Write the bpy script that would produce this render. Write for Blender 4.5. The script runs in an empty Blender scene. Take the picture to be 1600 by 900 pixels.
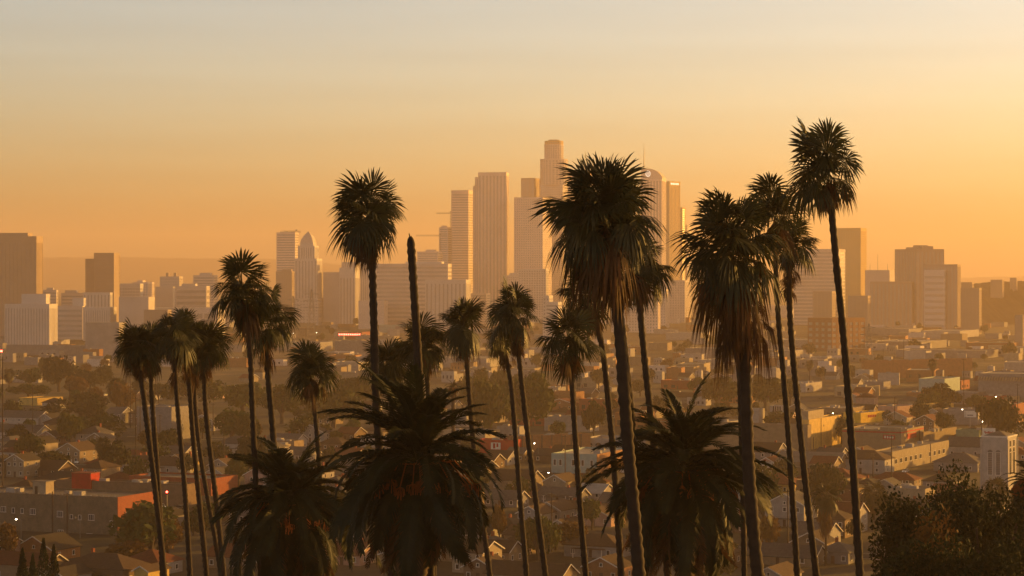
import bpy, math, random
import numpy as np
from mathutils import Vector, Matrix
R = math.radians
S = bpy.context.scene
COL = S.collection

# ------------------------------------------------------------------ camera, sky, sun, exposure
F = 3800.0          # focal length in pixels of the 1600 px wide photograph
H = 80.0            # camera height over the plain
HOR = 430.0         # image row of the horizon
cam = bpy.data.cameras.new('camera'); cam_o = bpy.data.objects.new('camera', cam); COL.objects.link(cam_o)
cam.lens = F / 1600 * 36; cam.sensor_width = 36
cam.shift_y = -20 / 1600
cam.clip_start = 1; cam.clip_end = 40000
cam_o.location = (0, 0, H); cam_o.rotation_euler = (R(90), 0, 0)
S.camera = cam_o

SUN_AZ = 58.0       # degrees to the right of the view
SUN_EL = 6.0
EAST = (2.7, 2.05, 2.0)
W = bpy.data.worlds.new('World'); S.world = W; W.use_nodes = True
nt = W.node_tree; nt.nodes.clear()
wo = nt.nodes.new('ShaderNodeOutputWorld'); bg = nt.nodes.new('ShaderNodeBackground'); sky = nt.nodes.new('ShaderNodeTexSky')
sky.sky_type = 'NISHITA'; sky.sun_disc = False
sky.sun_elevation = R(SUN_EL); sky.sun_rotation = R(SUN_AZ)
sky.air_density = 1.0; sky.dust_density = 2.0; sky.ozone_density = 1.5
bg.inputs['Strength'].default_value = 0.15
# the dusk sky dims overhead: a plain falloff with elevation on the Nishita radiance
tcw = nt.nodes.new('ShaderNodeTexCoord'); sxyz = nt.nodes.new('ShaderNodeSeparateXYZ'); rmp = nt.nodes.new('ShaderNodeValToRGB'); mul = nt.nodes.new('ShaderNodeMixRGB')
nt.links.new(tcw.outputs['Generated'], sxyz.inputs[0]); nt.links.new(sxyz.outputs[2], rmp.inputs[0])
el = rmp.color_ramp.elements
el[0].position = .0; el[0].color = (1,1,1,1); el[1].position = 1.0; el[1].color = (.12,.09,.06,1)
k_ = el.new(.10); k_.color = (.95,.96,1.10,1); k_ = el.new(.30); k_.color = (.30,.24,.17,1)
mul.blend_type = 'MULTIPLY'; mul.inputs[0].default_value = 1
nt.links.new(sky.outputs[0], mul.inputs[1]); nt.links.new(rmp.outputs[0], mul.inputs[2]); 
# (pink boost added to the sky behind the camera to light the tower fronts)
east = nt.nodes.new('ShaderNodeMapRange'); east.inputs['From Min'].default_value = .3; east.inputs['From Max'].default_value = -.8
nt.links.new(sxyz.outputs[1], east.inputs['Value'])
ramp_e = nt.nodes.new('ShaderNodeMixRGB'); ramp_e.inputs[1].default_value = (1,1,1,1); ramp_e.inputs[2].default_value = (EAST[0],EAST[1],EAST[2],1)
nt.links.new(east.outputs[0], ramp_e.inputs[0]); mul2 = nt.nodes.new('ShaderNodeMixRGB'); mul2.blend_type = 'MULTIPLY'; mul2.inputs[0].default_value = 1
nt.links.new(mul.outputs[0], mul2.inputs[1]); nt.links.new(ramp_e.outputs[0], mul2.inputs[2]); vm = nt.nodes.new('ShaderNodeVectorMath'); vm.operation = 'MULTIPLY'; vm.inputs[1].default_value = (5, 5, 95); nt.links.new(tcw.outputs['Generated'], vm.inputs[0])
nzw = nt.nodes.new('ShaderNodeTexNoise'); nzw.inputs['Scale'].default_value = 1.0; nzw.inputs['Detail'].default_value = 4; nt.links.new(vm.outputs[0], nzw.inputs['Vector'])
mrw = nt.nodes.new('ShaderNodeMapRange'); mrw.inputs['From Min'].default_value = .3; mrw.inputs['From Max'].default_value = .7; mrw.inputs['To Min'].default_value = .96; mrw.inputs['To Max'].default_value = 1.04; nt.links.new(nzw.outputs['Fac'], mrw.inputs['Value'])
vsw = nt.nodes.new('ShaderNodeVectorMath'); vsw.operation = 'SCALE'; nt.links.new(mul2.outputs[0], vsw.inputs[0]); nt.links.new(mrw.outputs[0], vsw.inputs['Scale']); nt.links.new(vsw.outputs[0], bg.inputs['Color']); nt.links.new(bg.outputs[0], wo.inputs[0])

sun = bpy.data.lights.new('sun', 'SUN'); sun.energy = 4.6; sun.angle = R(0.5); sun.color = (1.0, 0.47, 0.07)
sun_o = bpy.data.objects.new('sun', sun); COL.objects.link(sun_o)
sd = Vector((math.sin(R(SUN_AZ)) * math.cos(R(SUN_EL)), math.cos(R(SUN_AZ)) * math.cos(R(SUN_EL)), math.sin(R(SUN_EL))))
sun_o.rotation_euler = sd.to_track_quat('Z', 'Y').to_euler()
sun_o.location = sd * 3000

S.view_settings.view_transform = 'Standard'; S.view_settings.look = 'None'
S.view_settings.exposure = 0.82; S.view_settings.gamma = 1.0
S.cycles.max_bounces = 5; S.cycles.volume_bounces = 1; S.cycles.transparent_max_bounces = 6
S.cycles.use_denoising = True

# ------------------------------------------------------------------ small helpers
rng = np.random.default_rng(7); random.seed(7)

def P(px, py, d): return Vector(((px - 800) / F * d, d, H + (HOR - py) / F * d))
def dist_of(py, z=0.0): return F * (H - z) / (py - HOR)
def G(px, py):
    d = dist_of(py); return Vector(((px - 800) / F * d, d, 0.0))
def proj(v): return (800 + v[0] / v[1] * F, HOR - (v[2] - H) / v[1] * F)
def terr(d): return max(0.0, 78.3 - 0.155 * d)

class MB:
    def __init__(s): s.v = []; s.f = []; s.n = 0
    def add(s, v, f):
        s.v.extend([tuple(map(float, p)) for p in v]); s.f.extend([tuple(i + s.n for i in q) for q in f]); s.n += len(v); return s
    def box(s, x0, x1, y0, y1, z0, z1):
        v = [(x0,y0,z0),(x1,y0,z0),(x1,y1,z0),(x0,y1,z0),(x0,y0,z1),(x1,y0,z1),(x1,y1,z1),(x0,y1,z1)]
        return s.add(v, [(0,3,2,1),(4,5,6,7),(0,1,5,4),(1,2,6,5),(2,3,7,6),(3,0,4,7)])
    def prism(s, pts, z0, z1, top=1.0):
        n = len(pts); cx = sum(p[0] for p in pts)/n; cy = sum(p[1] for p in pts)/n
        v = [(p[0],p[1],z0) for p in pts] + [(cx+(p[0]-cx)*top, cy+(p[1]-cy)*top, z1) for p in pts]
        f = [tuple(reversed(range(n))), tuple(range(n,2*n))] + [(i,(i+1)%n,n+(i+1)%n,n+i) for i in range(n)]
        return s.add(v, f)
    def tube(s, path, rad, n=8, cap=True):
        path = [Vector(p) for p in path]
        if not hasattr(rad, '__len__'): rad = [rad]*len(path)
        v = []; f = []
        for i, p in enumerate(path):
            t = (path[min(i+1,len(path)-1)] - path[max(i-1,0)]).normalized()
            a = t.cross(Vector((0,1,0)) if abs(t.y) < .9 else Vector((1,0,0))).normalized(); b = t.cross(a)
            for k in range(n):
                an = 2*math.pi*k/n; v.append(p + (a*math.cos(an) + b*math.sin(an))*rad[i])
        for i in range(len(path)-1):
            for k in range(n): f.append((i*n+k, i*n+(k+1)%n, (i+1)*n+(k+1)%n, (i+1)*n+k))
        if cap: f.append(tuple(range(n))); f.append(tuple(reversed(range((len(path)-1)*n, len(path)*n))))
        return s.add(v, f)
    def bar(s, a, b, t):
        return s.tube([a, b], t*.7, 4)
    def build(s, name, m, parent=None, smooth=False):
        me = bpy.data.meshes.new(name); me.from_pydata(s.v, [], s.f); me.validate(clean_customdata=False)
        if smooth: me.shade_smooth()
        return link(name, me, m, parent)

def link(name, me, m, parent=None):
    if m is not None: me.materials.append(m)
    o = bpy.data.objects.new(name, me); COL.objects.link(o)
    if parent is not None: o.parent = parent
    return o

def tag(o, label=None, cat=None, group=None, kind=None):
    if label: o['label'] = label
    if cat: o['category'] = cat
    if group: o['group'] = group
    if kind: o['kind'] = kind
    return o

def thing(name, label, cat, loc, yaw=0.0, group=None):
    o = bpy.data.objects.new(name, None); COL.objects.link(o)
    o.empty_display_size = .5
    o.location = loc; o.rotation_euler = (0, 0, -R(yaw)); tag(o, label, cat, group); return o

def copy_tree(o, parent=None):
    c = o.copy(); COL.objects.link(c)
    if parent is not None: c.parent = parent
    for ch in KIDS(o): copy_tree(ch, c)
    return c
def KIDS(o): return list(o.children)

# ------------------------------------------------------------------ materials
MATS = {}
def mat(name, col, rough=.85, var=.25, scale=.5, spec=.3, metal=0.0, emit=None, rand=.0, trans=0.0, brick=None):
    if name in MATS: return MATS[name]
    m = bpy.data.materials.new(name); m.use_nodes = True; t = m.node_tree; n = t.nodes; L = t.links
    b = n['Principled BSDF']; out = n['Material Output']
    b.inputs['Roughness'].default_value = rough; b.inputs['Metallic'].default_value = metal
    b.inputs['Specular IOR Level'].default_value = spec
    tc = n.new('ShaderNodeTexCoord'); nz = n.new('ShaderNodeTexNoise'); nz.inputs['Scale'].default_value = scale; nz.inputs['Detail'].default_value = 6; nz.inputs['Roughness'].default_value = .65
    L.new(tc.outputs['Object'], nz.inputs['Vector'])
    mr = n.new('ShaderNodeMapRange'); mr.inputs['From Min'].default_value = .25; mr.inputs['From Max'].default_value = .75
    mr.inputs['To Min'].default_value = 1-var; mr.inputs['To Max'].default_value = 1+var
    L.new(nz.outputs['Fac'], mr.inputs['Value'])
    fac = mr.outputs[0]
    if rand:
        oi = n.new('ShaderNodeObjectInfo'); m2 = n.new('ShaderNodeMapRange'); m2.inputs['To Min'].default_value = 1-rand; m2.inputs['To Max'].default_value = 1+rand
        L.new(oi.outputs['Random'], m2.inputs['Value']); mm = n.new('ShaderNodeMath'); mm.operation = 'MULTIPLY'
        L.new(fac, mm.inputs[0]); L.new(m2.outputs[0], mm.inputs[1]); fac = mm.outputs[0]
    mx = n.new('ShaderNodeVectorMath'); mx.operation = 'SCALE'
    if brick:
        bt = n.new('ShaderNodeTexBrick'); bt.inputs['Color1'].default_value = (*col,1); bt.inputs['Color2'].default_value = (*[c*.72 for c in col],1); bt.inputs['Mortar'].default_value = (*brick[1],1)
        bt.inputs['Scale'].default_value = brick[0]; bt.inputs['Mortar Size'].default_value = .02
        sw = n.new('ShaderNodeSeparateXYZ'); cb = n.new('ShaderNodeCombineXYZ'); ad = n.new('ShaderNodeMath'); ad.operation = 'ADD'
        L.new(tc.outputs['Object'], sw.inputs[0]); L.new(sw.outputs[0], ad.inputs[0]); L.new(sw.outputs[1], ad.inputs[1])
        L.new(ad.outputs[0], cb.inputs[0]); L.new(sw.outputs[2], cb.inputs[1]); L.new(cb.outputs[0], bt.inputs['Vector'])
        L.new(bt.outputs['Color'], mx.inputs[0])
    else:
        mx.inputs[0].default_value = col
    L.new(fac, mx.inputs['Scale']); L.new(mx.outputs[0], b.inputs['Base Color'])
    if trans:
        tr = n.new('ShaderNodeBsdfTranslucent'); ms = n.new('ShaderNodeMixShader'); ms.inputs[0].default_value = trans
        L.new(mx.outputs[0], tr.inputs[0]); L.new(b.outputs[0], ms.inputs[1]); L.new(tr.outputs[0], ms.inputs[2]); L.new(ms.outputs[0], out.inputs[0])
    if emit:
        b.inputs['Emission Color'].default_value = (*emit[0],1); b.inputs['Emission Strength'].default_value = emit[1]
    MATS[name] = m; return m

M = lambda k: MATS[k]
mat('stucco_white', (.36,.33,.30), rand=.12); mat('stucco_cream', (.32,.26,.18), rand=.12); mat('stucco_tan', (.26,.19,.12), rand=.12)
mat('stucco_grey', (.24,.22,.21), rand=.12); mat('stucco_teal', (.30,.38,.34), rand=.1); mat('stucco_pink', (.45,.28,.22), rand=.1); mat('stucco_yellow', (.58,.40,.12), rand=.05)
mat('siding_brown', (.17,.11,.07), rand=.15); mat('stucco_green', (.20,.27,.18))
mat('brick_red', (.34,.06,.024), brick=(3.0,(.22,.15,.1))); mat('brick_orange', (.38,.16,.06), rand=.1, brick=(2.5,(.3,.2,.12))); mat('brick_grey', (.20,.155,.10), var=.35, brick=(2.0,(.16,.13,.1)))
mat('paint_red', (.42,.022,.014)); mat('trim_white', (.70,.66,.60), var=.1); mat('wood_dark', (.06,.04,.025)); mat('door_paint', (.12,.07,.05), rand=.3)
mat('glass_dark', (.035,.035,.04), rough=.15, spec=.6, var=.1); mat('glass_tower', (.40,.36,.33), rough=.22, spec=.6, var=.1, scale=.05)
mat('shingle_grey', (.13,.12,.115), rand=.25, var=.3, scale=1.2); mat('shingle_brown', (.095,.06,.04), rand=.25, var=.3, scale=1.2); mat('shingle_red', (.17,.055,.03), rand=.2, var=.3, scale=1.2)
mat('shingle_dark', (.05,.042,.038), rand=.2, var=.3, scale=1.2); mat('roof_pale', (.46,.43,.39), rand=.2, var=.3, scale=.25); mat('roof_gravel', (.24,.21,.18), rand=.2, var=.3, scale=.3)
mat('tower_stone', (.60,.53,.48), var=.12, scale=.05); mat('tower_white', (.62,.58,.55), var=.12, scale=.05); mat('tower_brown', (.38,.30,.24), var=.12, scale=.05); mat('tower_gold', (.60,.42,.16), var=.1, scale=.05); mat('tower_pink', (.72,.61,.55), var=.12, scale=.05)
mat('tower_tan', (.40,.31,.23), var=.12, scale=.05); mat('concrete', (.36,.33,.30), scale=.1); mat('steel', (.20,.19,.18), rough=.5, metal=.6); mat('pole_wood', (.055,.036,.024)); mat('asphalt', (.05,.048,.046), scale=.2)
mat('palm_leaf', (.038,.042,.014), rough=.55, var=.4, scale=1.5, spec=.35, trans=.22); mat('palm_dead', (.095,.045,.018), rough=.8, var=.45, scale=1.5, trans=.22)
mat('date_leaf', (.025,.030,.012), rough=.6, var=.35, scale=1.5, trans=.15, spec=.2); mat('date_dead', (.10,.045,.016), rough=.8, var=.4, scale=1.5, trans=.15); mat('date_fruit', (.30,.08,.02), rough=.7)
mat('palm_trunk', (.038,.025,.017), var=.45, scale=2.5); mat('date_trunk', (.08,.05,.03), var=.5, scale=3)
mat('leaf_dark', (.024,.034,.010), rand=.3, var=.45, scale=.6, trans=.12); mat('leaf_olive', (.044,.060,.013), rand=.3, var=.45, scale=.6, trans=.18); mat('leaf_green', (.048,.080,.018), rand=.25, var=.45, scale=.6, trans=.25); mat('leaf_rust', (.13,.070,.020), rand=.25, var=.45, scale=.6, trans=.25)
mat('bark', (.07,.05,.035)); mat('rubber', (.02,.02,.02)); mat('car_white', (.6,.6,.58), rough=.3, spec=.5, var=.03); mat('car_dark', (.06,.06,.07), rough=.3, spec=.5, var=.03); mat('car_red', (.30,.04,.03), rough=.3, spec=.5, var=.03)
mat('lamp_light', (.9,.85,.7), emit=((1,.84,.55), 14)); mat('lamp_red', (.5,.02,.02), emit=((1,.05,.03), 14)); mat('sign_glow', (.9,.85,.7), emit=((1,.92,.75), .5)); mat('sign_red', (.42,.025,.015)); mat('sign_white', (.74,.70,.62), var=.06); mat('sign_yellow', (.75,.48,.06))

def ground_mat():
    m = bpy.data.materials.new('town_ground'); m.use_nodes = True; t = m.node_tree; n = t.nodes; L = t.links
    b = n['Principled BSDF']; b.inputs['Roughness'].default_value = .95
    tc = n.new('ShaderNodeTexCoord')
    n1 = n.new('ShaderNodeTexNoise'); n1.inputs['Scale'].default_value = .02; n1.inputs['Detail'].default_value = 8; L.new(tc.outputs['Object'], n1.inputs['Vector'])
    n2 = n.new('ShaderNodeTexNoise'); n2.inputs['Scale'].default_value = .4; n2.inputs['Detail'].default_value = 6; L.new(tc.outputs['Object'], n2.inputs['Vector'])
    cr = n.new('ShaderNodeValToRGB'); e = cr.color_ramp.elements
    e[0].position = .35; e[0].color = (.030,.032,.014,1); e[1].position = .66; e[1].color = (.11,.085,.055,1)
    k = cr.color_ramp.elements.new(.5); k.color = (.055,.046,.03,1)
    L.new(n1.outputs['Fac'], cr.inputs['Fac'])
    mr = n.new('ShaderNodeMapRange'); mr.inputs['To Min'].default_value = .55; mr.inputs['To Max'].default_value = 1.45; L.new(n2.outputs['Fac'], mr.inputs['Value'])
    mx = n.new('ShaderNodeVectorMath'); mx.operation = 'SCALE'; L.new(cr.outputs['Color'], mx.inputs[0]); L.new(mr.outputs[0], mx.inputs['Scale']); L.new(mx.outputs[0], b.inputs['Base Color'])
    return m

# ------------------------------------------------------------------ haze, ground, roads, hills
X0, X1, Y0, Y1 = -6200, 7200, -1200, 18800
hz = MB().box(X0, X1, Y0, Y1, -1.2, 392); hz_o = hz.build('haze', None)
hm = bpy.data.materials.new('haze_air'); hm.use_nodes = True; hm.node_tree.nodes.clear()
ho = hm.node_tree.nodes.new('ShaderNodeOutputMaterial'); hv = hm.node_tree.nodes.new('ShaderNodeVolumePrincipled')
hv.inputs['Color'].default_value = (.98, .79, .65, 1); hv.inputs['Density'].default_value = 1.0e-4; hv.inputs['Anisotropy'].default_value = .30
hm.node_tree.links.new(hv.outputs[0], ho.inputs['Volume']); hz_o.data.materials.append(hm); tag(hz_o, kind='stuff')

gv = []; gf = []
xs = np.concatenate([np.linspace(-6100, -600, 8), np.linspace(-400, 400, 17), np.linspace(600, 7100, 12)])
ys = np.concatenate([np.array([-1100, -400, -60]), np.linspace(0, 620, 32), np.array([700, 1000, 1600, 2500, 4000, 6500, 9000, 13000, 18700])])
for y in ys:
    for x in xs:
        d = max(y, 0); z = terr(d)
        if y < 0: z = max(20, 78.3 + y*.05)
        gv.append((x, y, z))
nx = len(xs)
for j in range(len(ys)-1):
    for i in range(nx-1): gf.append((j*nx+i, j*nx+i+1, (j+1)*nx+i+1, (j+1)*nx+i))
tag(MB().add(gv, gf).build('ground', ground_mat(), smooth=True), kind='structure')

GRID = 26.0
cg, sg = math.cos(R(GRID)), math.sin(R(GRID))
def grid_xy(u, v): return (u*cg + v*sg, -u*sg + v*cg)     # street grid: u across, v away
def road(name, u0, u1, v0, v1, z):
    pts = [grid_xy(u0,v0), grid_xy(u1,v0), grid_xy(u1,v1), grid_xy(u0,v1)]
    tag(MB().add([(p[0],p[1],z) for p in pts], [(0,1,2,3)]).build(name, M('asphalt')), kind='structure')
for i, u in enumerate(range(-1500, 700, 110)): road('road', u, u+11, 640, 3600, .012)
for i, v in enumerate(range(660, 2600, 170)): road('road', -1600, 700, v, v+12, .008)
# kerbs edge the nearer cross streets
kb = mat('kerb_stone', (.34,.32,.29))
for v in (660, 830, 1000):
    for dv in (-.25, 12.0):
        m = MB(); c = [grid_xy(-700,v+dv), grid_xy(500,v+dv), grid_xy(500,v+dv+.25), grid_xy(-700,v+dv+.25)]
        m.prism(c, 0, .14); tag(m.build('kerb', kb), kind='structure')

def hills(name, d, prof, depth, m, seed):
    r = np.random.default_rng(seed); xs = np.array([p[0] for p in prof]); yy = np.array([p[1] for p in prof])
    xp = np.linspace(xs[0], xs[-1], 160); yp = np.interp(xp, xs, yy)
    jit = np.convolve(r.normal(0, 2.2, 170), np.ones(7)/7, 'same')[:160]
    v = []; f = []
    for i in range(160):
        X = (xp[i]-800)/F*d; zt = max(2, H + (HOR-yp[i]-jit[i])/F*d)
        for k, (t, hh) in enumerate(((-.55,0),(-.3,.42),(-.12,.82),(0,1),(.15,.8),(.5,0))):
            v.append((X*(1+.0*t), d + t*depth + r.normal(0, depth*.015), zt*hh*(1 + (r.normal(0,.05) if 0 < hh < 1 else 0)) - (1 if hh == 0 else 0)))
    for i in range(159):
        for k in range(5): f.append((i*6+k, (i+1)*6+k, (i+1)*6+k+1, i*6+k+1))
    tag(MB().add(v, f).build(name, m, smooth=True), kind='structure')
hillm = mat('hill_scrub', (.085,.07,.04), scale=.02, var=.4)
hills('hills', 16000, [(-400,402),(0,401),(200,403),(380,403),(480,409),(560,418),(700,426),(900,428),(1150,426),(1350,428),(1500,432),(1750,430),(2000,428)], 1500, hillm, 3)
hills('hill', 4300, [(1470,470),(1500,450),(1525,443),(1560,441),(1600,440),(1700,436),(1900,440)], 700, hillm, 5)

# ------------------------------------------------------------------ buildings
LM = []      # landmarks for telling look-alikes apart: (phrase, px, py)
TAKEN = []   # footprints (x, y, r)

def frame_of(x0, x1, x2, d, yaw):
    phi = math.atan((x1-800)/F); eff = R(yaw) - phi
    w = (x1-x0)/F*d/math.cos(eff); dep = (x2-x1)/F*d/max(math.sin(eff), .12)
    dep = min(max(dep, 5), 140)
    c, s = math.cos(R(yaw)), math.sin(R(yaw))
    cx = (x1-800)/F*d; cy = d
    return w, dep, Vector((cx - w/2*c + dep/2*s, cy + w/2*s + dep/2*c, 0))

def window(root, w, dep, face, u, v, ww, hh, arch=False, fm='trim_white', pm='glass_dark', bars=0, name='window'):
    a = MB(); b = MB()
    def put(m, u0, u1, z0, z1, p0, p1):
        if face == 'front': m.box(-w/2+u0, -w/2+u1, -dep/2-p1, -dep/2-p0, z0, z1)
        else: m.box(w/2+p0, w/2+p1, -dep/2+u0, -dep/2+u1, z0, z1)
    t = .14
    put(a, u, u+t, v, v+hh, -.02, .09); put(a, u+ww-t, u+ww, v, v+hh, -.02, .09)
    put(a, u+t, u+ww-t, v+hh-t, v+hh, -.02, .09); put(a, u-.1, u+ww+.1, v-.16, v-.003, -.02, .16)
    for k in range(bars):
        uu = u + ww*(k+1)/(bars+1); put(a, uu-.05, uu+.05, v+.003, v+hh-t, -.02, .075)
    put(b, u+t, u+ww-t, v+.002, v+hh-t, -.02, .03)
    if arch:
        n = 8; rr = ww/2; pts = [(math.cos(math.pi*k/n)*rr, math.sin(math.pi*k/n)*rr) for k in range(n+1)]
        vv = []
        for p in (.04, -.02):
            for q in pts:
                if face == 'front': vv.append((-w/2+u+rr+q[0], -dep/2-p, v+hh+.002+q[1]))
                else: vv.append((w/2+p, -dep/2+u+rr+q[0], v+hh+.002+q[1]))
        k = n+1; fs = [tuple(range(k)), tuple(reversed(range(k,2*k)))] + [(i,i+1,k+i+1,k+i) for i in range(k-1)]
        b.add(vv, fs)
    wo_ = a.build(name, M(fm), root); b.build('pane', M(pm), wo_); return wo_

def block(name, label, cat, x0, x1, x2, ytop, ybase, yaw=GRID, wallm='stucco_white', roofm='roof_gravel', parapet=.7, d=None, group=None, rightm=None, units=2, fill=False):
    d = d or dist_of(ybase); w, dep, c = frame_of(x0, x1, x2, d, yaw)
    h = max(2.5, H + (HOR-ytop)/F*d)
    root = thing(name, label, cat, c, yaw, group); TAKEN.append((c.x, c.y, (w+dep)*.27))
    pt = .3
    m = MB().box(-w/2, w/2, -dep/2, dep/2, 0, h-parapet)
    m.box(-w/2, w/2, -dep/2, -dep/2+pt, h-parapet, h); m.box(-w/2, w/2, dep/2-pt, dep/2, h-parapet, h)
    m.box(-w/2, -w/2+pt, -dep/2+pt, dep/2-pt, h-parapet, h); m.box(w/2-pt, w/2, -dep/2+pt, dep/2-pt, h-parapet, h)
    m.build('wall', M(wallm), root)
    MB().box(-w/2+pt+.01, w/2-pt-.01, -dep/2+pt+.01, dep/2-pt-.01, h-parapet+.004, h-parapet+.06).build('roof', M(roofm), root)
    if rightm: MB().box(w/2-.2, w/2+.05, -dep/2-.01, dep/2, 0, h+.03).build('side_wall', M(rightm), root)
    for k in range(units):
        s = random.uniform(.8, 1.6); ux = random.uniform(-w*.38, w*.38); uy = random.uniform(-dep*.38, dep*.38)
        MB().box(ux-s, ux+s, uy-s*.8, uy+s*.8, h-parapet+.06, h-parapet+.06+s*.9).build('vent_unit', M('concrete'), root)
    return root, w, dep, h

def tower(name, label, x0, x1, x2, ytop, d, yaw=16, style='ribs', core='glass_tower', clad='tower_stone', floor=4.2, bay=4.2, fill=.5, pent=True, cat='office tower', cap=0.0, group=None, baseless=None):
    w, dep, c = frame_of(x0, x1, x2, d, yaw)
    h = H + (HOR-ytop)/F*d
    root = thing(name, label, cat, c, yaw, group); TAKEN.append((c.x, c.y, max(w, dep)*.55))
    clad_box(root, 0, 0, w, dep, 0, h, style, core, clad, floor, bay, fill, cap)
    if pent:
        pw, pd = w*random.uniform(.35,.6), dep*random.uniform(.35,.6); ox = random.uniform(-.15,.15)*w
        MB().box(ox-pw/2, ox+pw/2, -pd/2, pd/2, h+.01, h+random.uniform(3,5)).build('penthouse', M(clad), root)
    return root, w, dep, h

def clad_box(root, cx, cy, w, dep, z0, h, style, core, clad, floor=4.2, bay=4.2, fill=.5, cap=0.0, names=('wall','cladding')):
    e = .5
    MB().box(cx-w/2+e, cx+w/2-e, cy-dep/2+e, cy+dep/2-e, z0, h-.3).build(names[0], M(core), root)
    m = MB(); x0, x1, y0, y1 = cx-w/2, cx+w/2, cy-dep/2, cy+dep/2
    t = cap or floor*.8
    m.box(x0, x1, y0, y1, h-t, h)
    for (a, b) in ((x0, y0), (x1-1.2, y0), (x0, y1-1.2), (x1-1.2, y1-1.2)): m.box(a, a+1.2, b, b+1.2, z0, h-t)
    if style in ('ribs', 'grid'):
        n = max(2, int(round(w/bay)))
        for i in range(1, n):
            u = x0 + w*i/n; q = w/n*fill/2
            m.box(u-q, u+q, y0+.05, y0+.7, z0, h-t); m.box(u-q, u+q, y1-.7, y1-.05, z0, h-t)
        n = max(2, int(round(dep/bay)))
        for i in range(1, n):
            u = y0 + dep*i/n; q = dep/n*fill/2
            m.box(x0+.05, x0+.7, u-q, u+q, z0, h-t); m.box(x1-.7, x1-.05, u-q, u+q, z0, h-t)
    if style in ('bands', 'grid'):
        n = max(2, int(round((h-t-z0)/floor))); fl = (h-t-z0)/n
        for i in range(n):
            z = z0 + i*fl; q = .12 if style == 'bands' else .18
            m.box(x0+q, x1-q, y0+q, y0+.8, z, z+fl*fill); m.box(x0+q, x1-q, y1-.8, y1-q, z, z+fl*fill)
            m.box(x0+q, x0+.8, y0+.8, y1-.8, z, z+fl*fill); m.box(x1-.8, x1-q, y0+.8, y1-.8, z, z+fl*fill)
    if style == 'plain':
        m.box(x0+.2, x1-.2, y0+.2, y1-.2, z0, h-t)
    m.build(names[1], M(clad), root)

#@@TOWERS
def lm(phrase, px, py): LM.append((phrase, px, py))

# --- far office towers and blocks, left part of the skyline
r, w, dep, h = tower('office_tower', 'broad brown tower of vertical ribs standing at the outer edge of the skyline', -60, 57, 67, 369, 3200, 8, 'ribs', core='tower_brown', clad='tower_tan', bay=5.5, fill=.55, pent=False, cap=9)
MB().box(-w/2*.62, w/2*.75, -dep*.36, dep*.36, h+.01, h+4.5).build('penthouse', M('tower_tan'), r); lm('broad brown tower', 40, 400)
r, w, dep, h = tower('office_tower', 'stepped mid height tower with golden sunlit end beside the broad brown tower', 147, 178, 187, 395, 3300, 10, 'bands', core='tower_brown', clad='tower_tan', floor=5.5, fill=.55, pent=False)
clad_box(r, -w/2-7.3, 3, 13.6, dep*.8, 0, h-8, 'bands', 'tower_brown', 'tower_tan', 5.5, 5, .5, names=('annex', 'annex_cladding'))
lm('stepped tower', 160, 430)
r, w, dep, h = tower('cell_block', 'pale six storey block with slit windows and a broad gold lit end', 8, 77, 90, 475, 2690, 13, 'ribs', clad='tower_white', bay=3.4, fill=.66, pent=False, cat='building', cap=5)
clad_box(r, 2, 8, w*.55, dep*.5, h, h+11, 'plain', 'glass_tower', 'tower_white', names=('penthouse','penthouse_cladding')); lm('gold ended white block', 50, 505)
r, w, dep, h = tower('cell_block', 'pale ribbed block with dark banded front and gold lit end', 130, 172, 182, 480, 2960, 13, 'ribs', clad='tower_white', bay=3.0, fill=.65, pent=False, cat='building', cap=4)
r, w, dep, h = tower('cell_block', 'wide banded block between the two gold ended pale blocks', 90, 129, 133, 478, 3020, 13, 'bands', clad='tower_stone', floor=6, fill=.5, pent=False, cat='building')
clad_box(r, w*.25, 5, w*.45, dep*.9, h, h+10, 'plain', 'glass_tower', 'tower_white', names=('penthouse','penthouse_cladding'))
tower('office_block', 'white slotted block rising behind the banded block with the gold penthouse', 130, 172, 176, 457, 3180, 13, 'ribs', clad='tower_white', bay=5, fill=.6, cat='building', pent=False)
tower('parking_block', 'windowless grey block with a louvred edge in front of the pale blocks', 134, 186, 197, 504, 2380, 13, 'plain', clad='concrete', cat='building', pent=False); lm('windowless grey block', 160, 530)
tower('office_block', 'small banded block showing just beyond the broad brown tower', 64, 88, 91, 453, 3500, 13, 'bands', cat='building', floor=4.5)
tower('office_block', 'long flat block under the stepped tower', 96, 133, 137, 458, 3400, 13, 'bands', cat='building', floor=4.5)
tower('office_block', 'white gridded block with a dark top behind the windowless grey block', 186, 219, 224, 443, 3450, 12, 'grid', clad='tower_white', cat='building', pent=False, cap=7)
tower('office_block', 'plain grey block below the white gridded block', 186, 232, 242, 464, 2950, 12, 'plain', clad='tower_stone', cat='building', pent=False)
tower('apartment_tower', 'dim stepped apartment tower beyond the white gridded block', 207, 231, 241, 441, 4000, 12, 'grid', clad='tower_pink', cat='building', floor=4)
r, w, dep, h = tower('apartment_tower', 'grey apartment block with two stubby chimneys on its roof', 250, 280, 286, 432, 3900, 12, 'grid', clad='tower_stone', cat='building', pent=False)
for dx in (-.2, .2): MB().box(w*dx-2.2, w*dx+2.2, -2, 2, h+.01, h+6).build('chimney', M('tower_brown'), r)
lm('chimney topped apartment block', 267, 440)
tower('office_block', 'wide stone block under the apartment block with two chimneys', 243, 270, 274, 448, 3500, 12, 'plain', clad='tower_stone', cat='building', pent=False)
tower('office_block', 'wide low banded block beside the first big double palm', 275, 322, 328, 447, 3550, 12, 'bands', clad='tower_stone', cat='building', floor=8)
tower('office_block', 'square topped block with mast just behind the first double palm', 302, 334, 340, 430, 3800, 12, 'bands', clad='tower_stone', cat='building')
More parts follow.
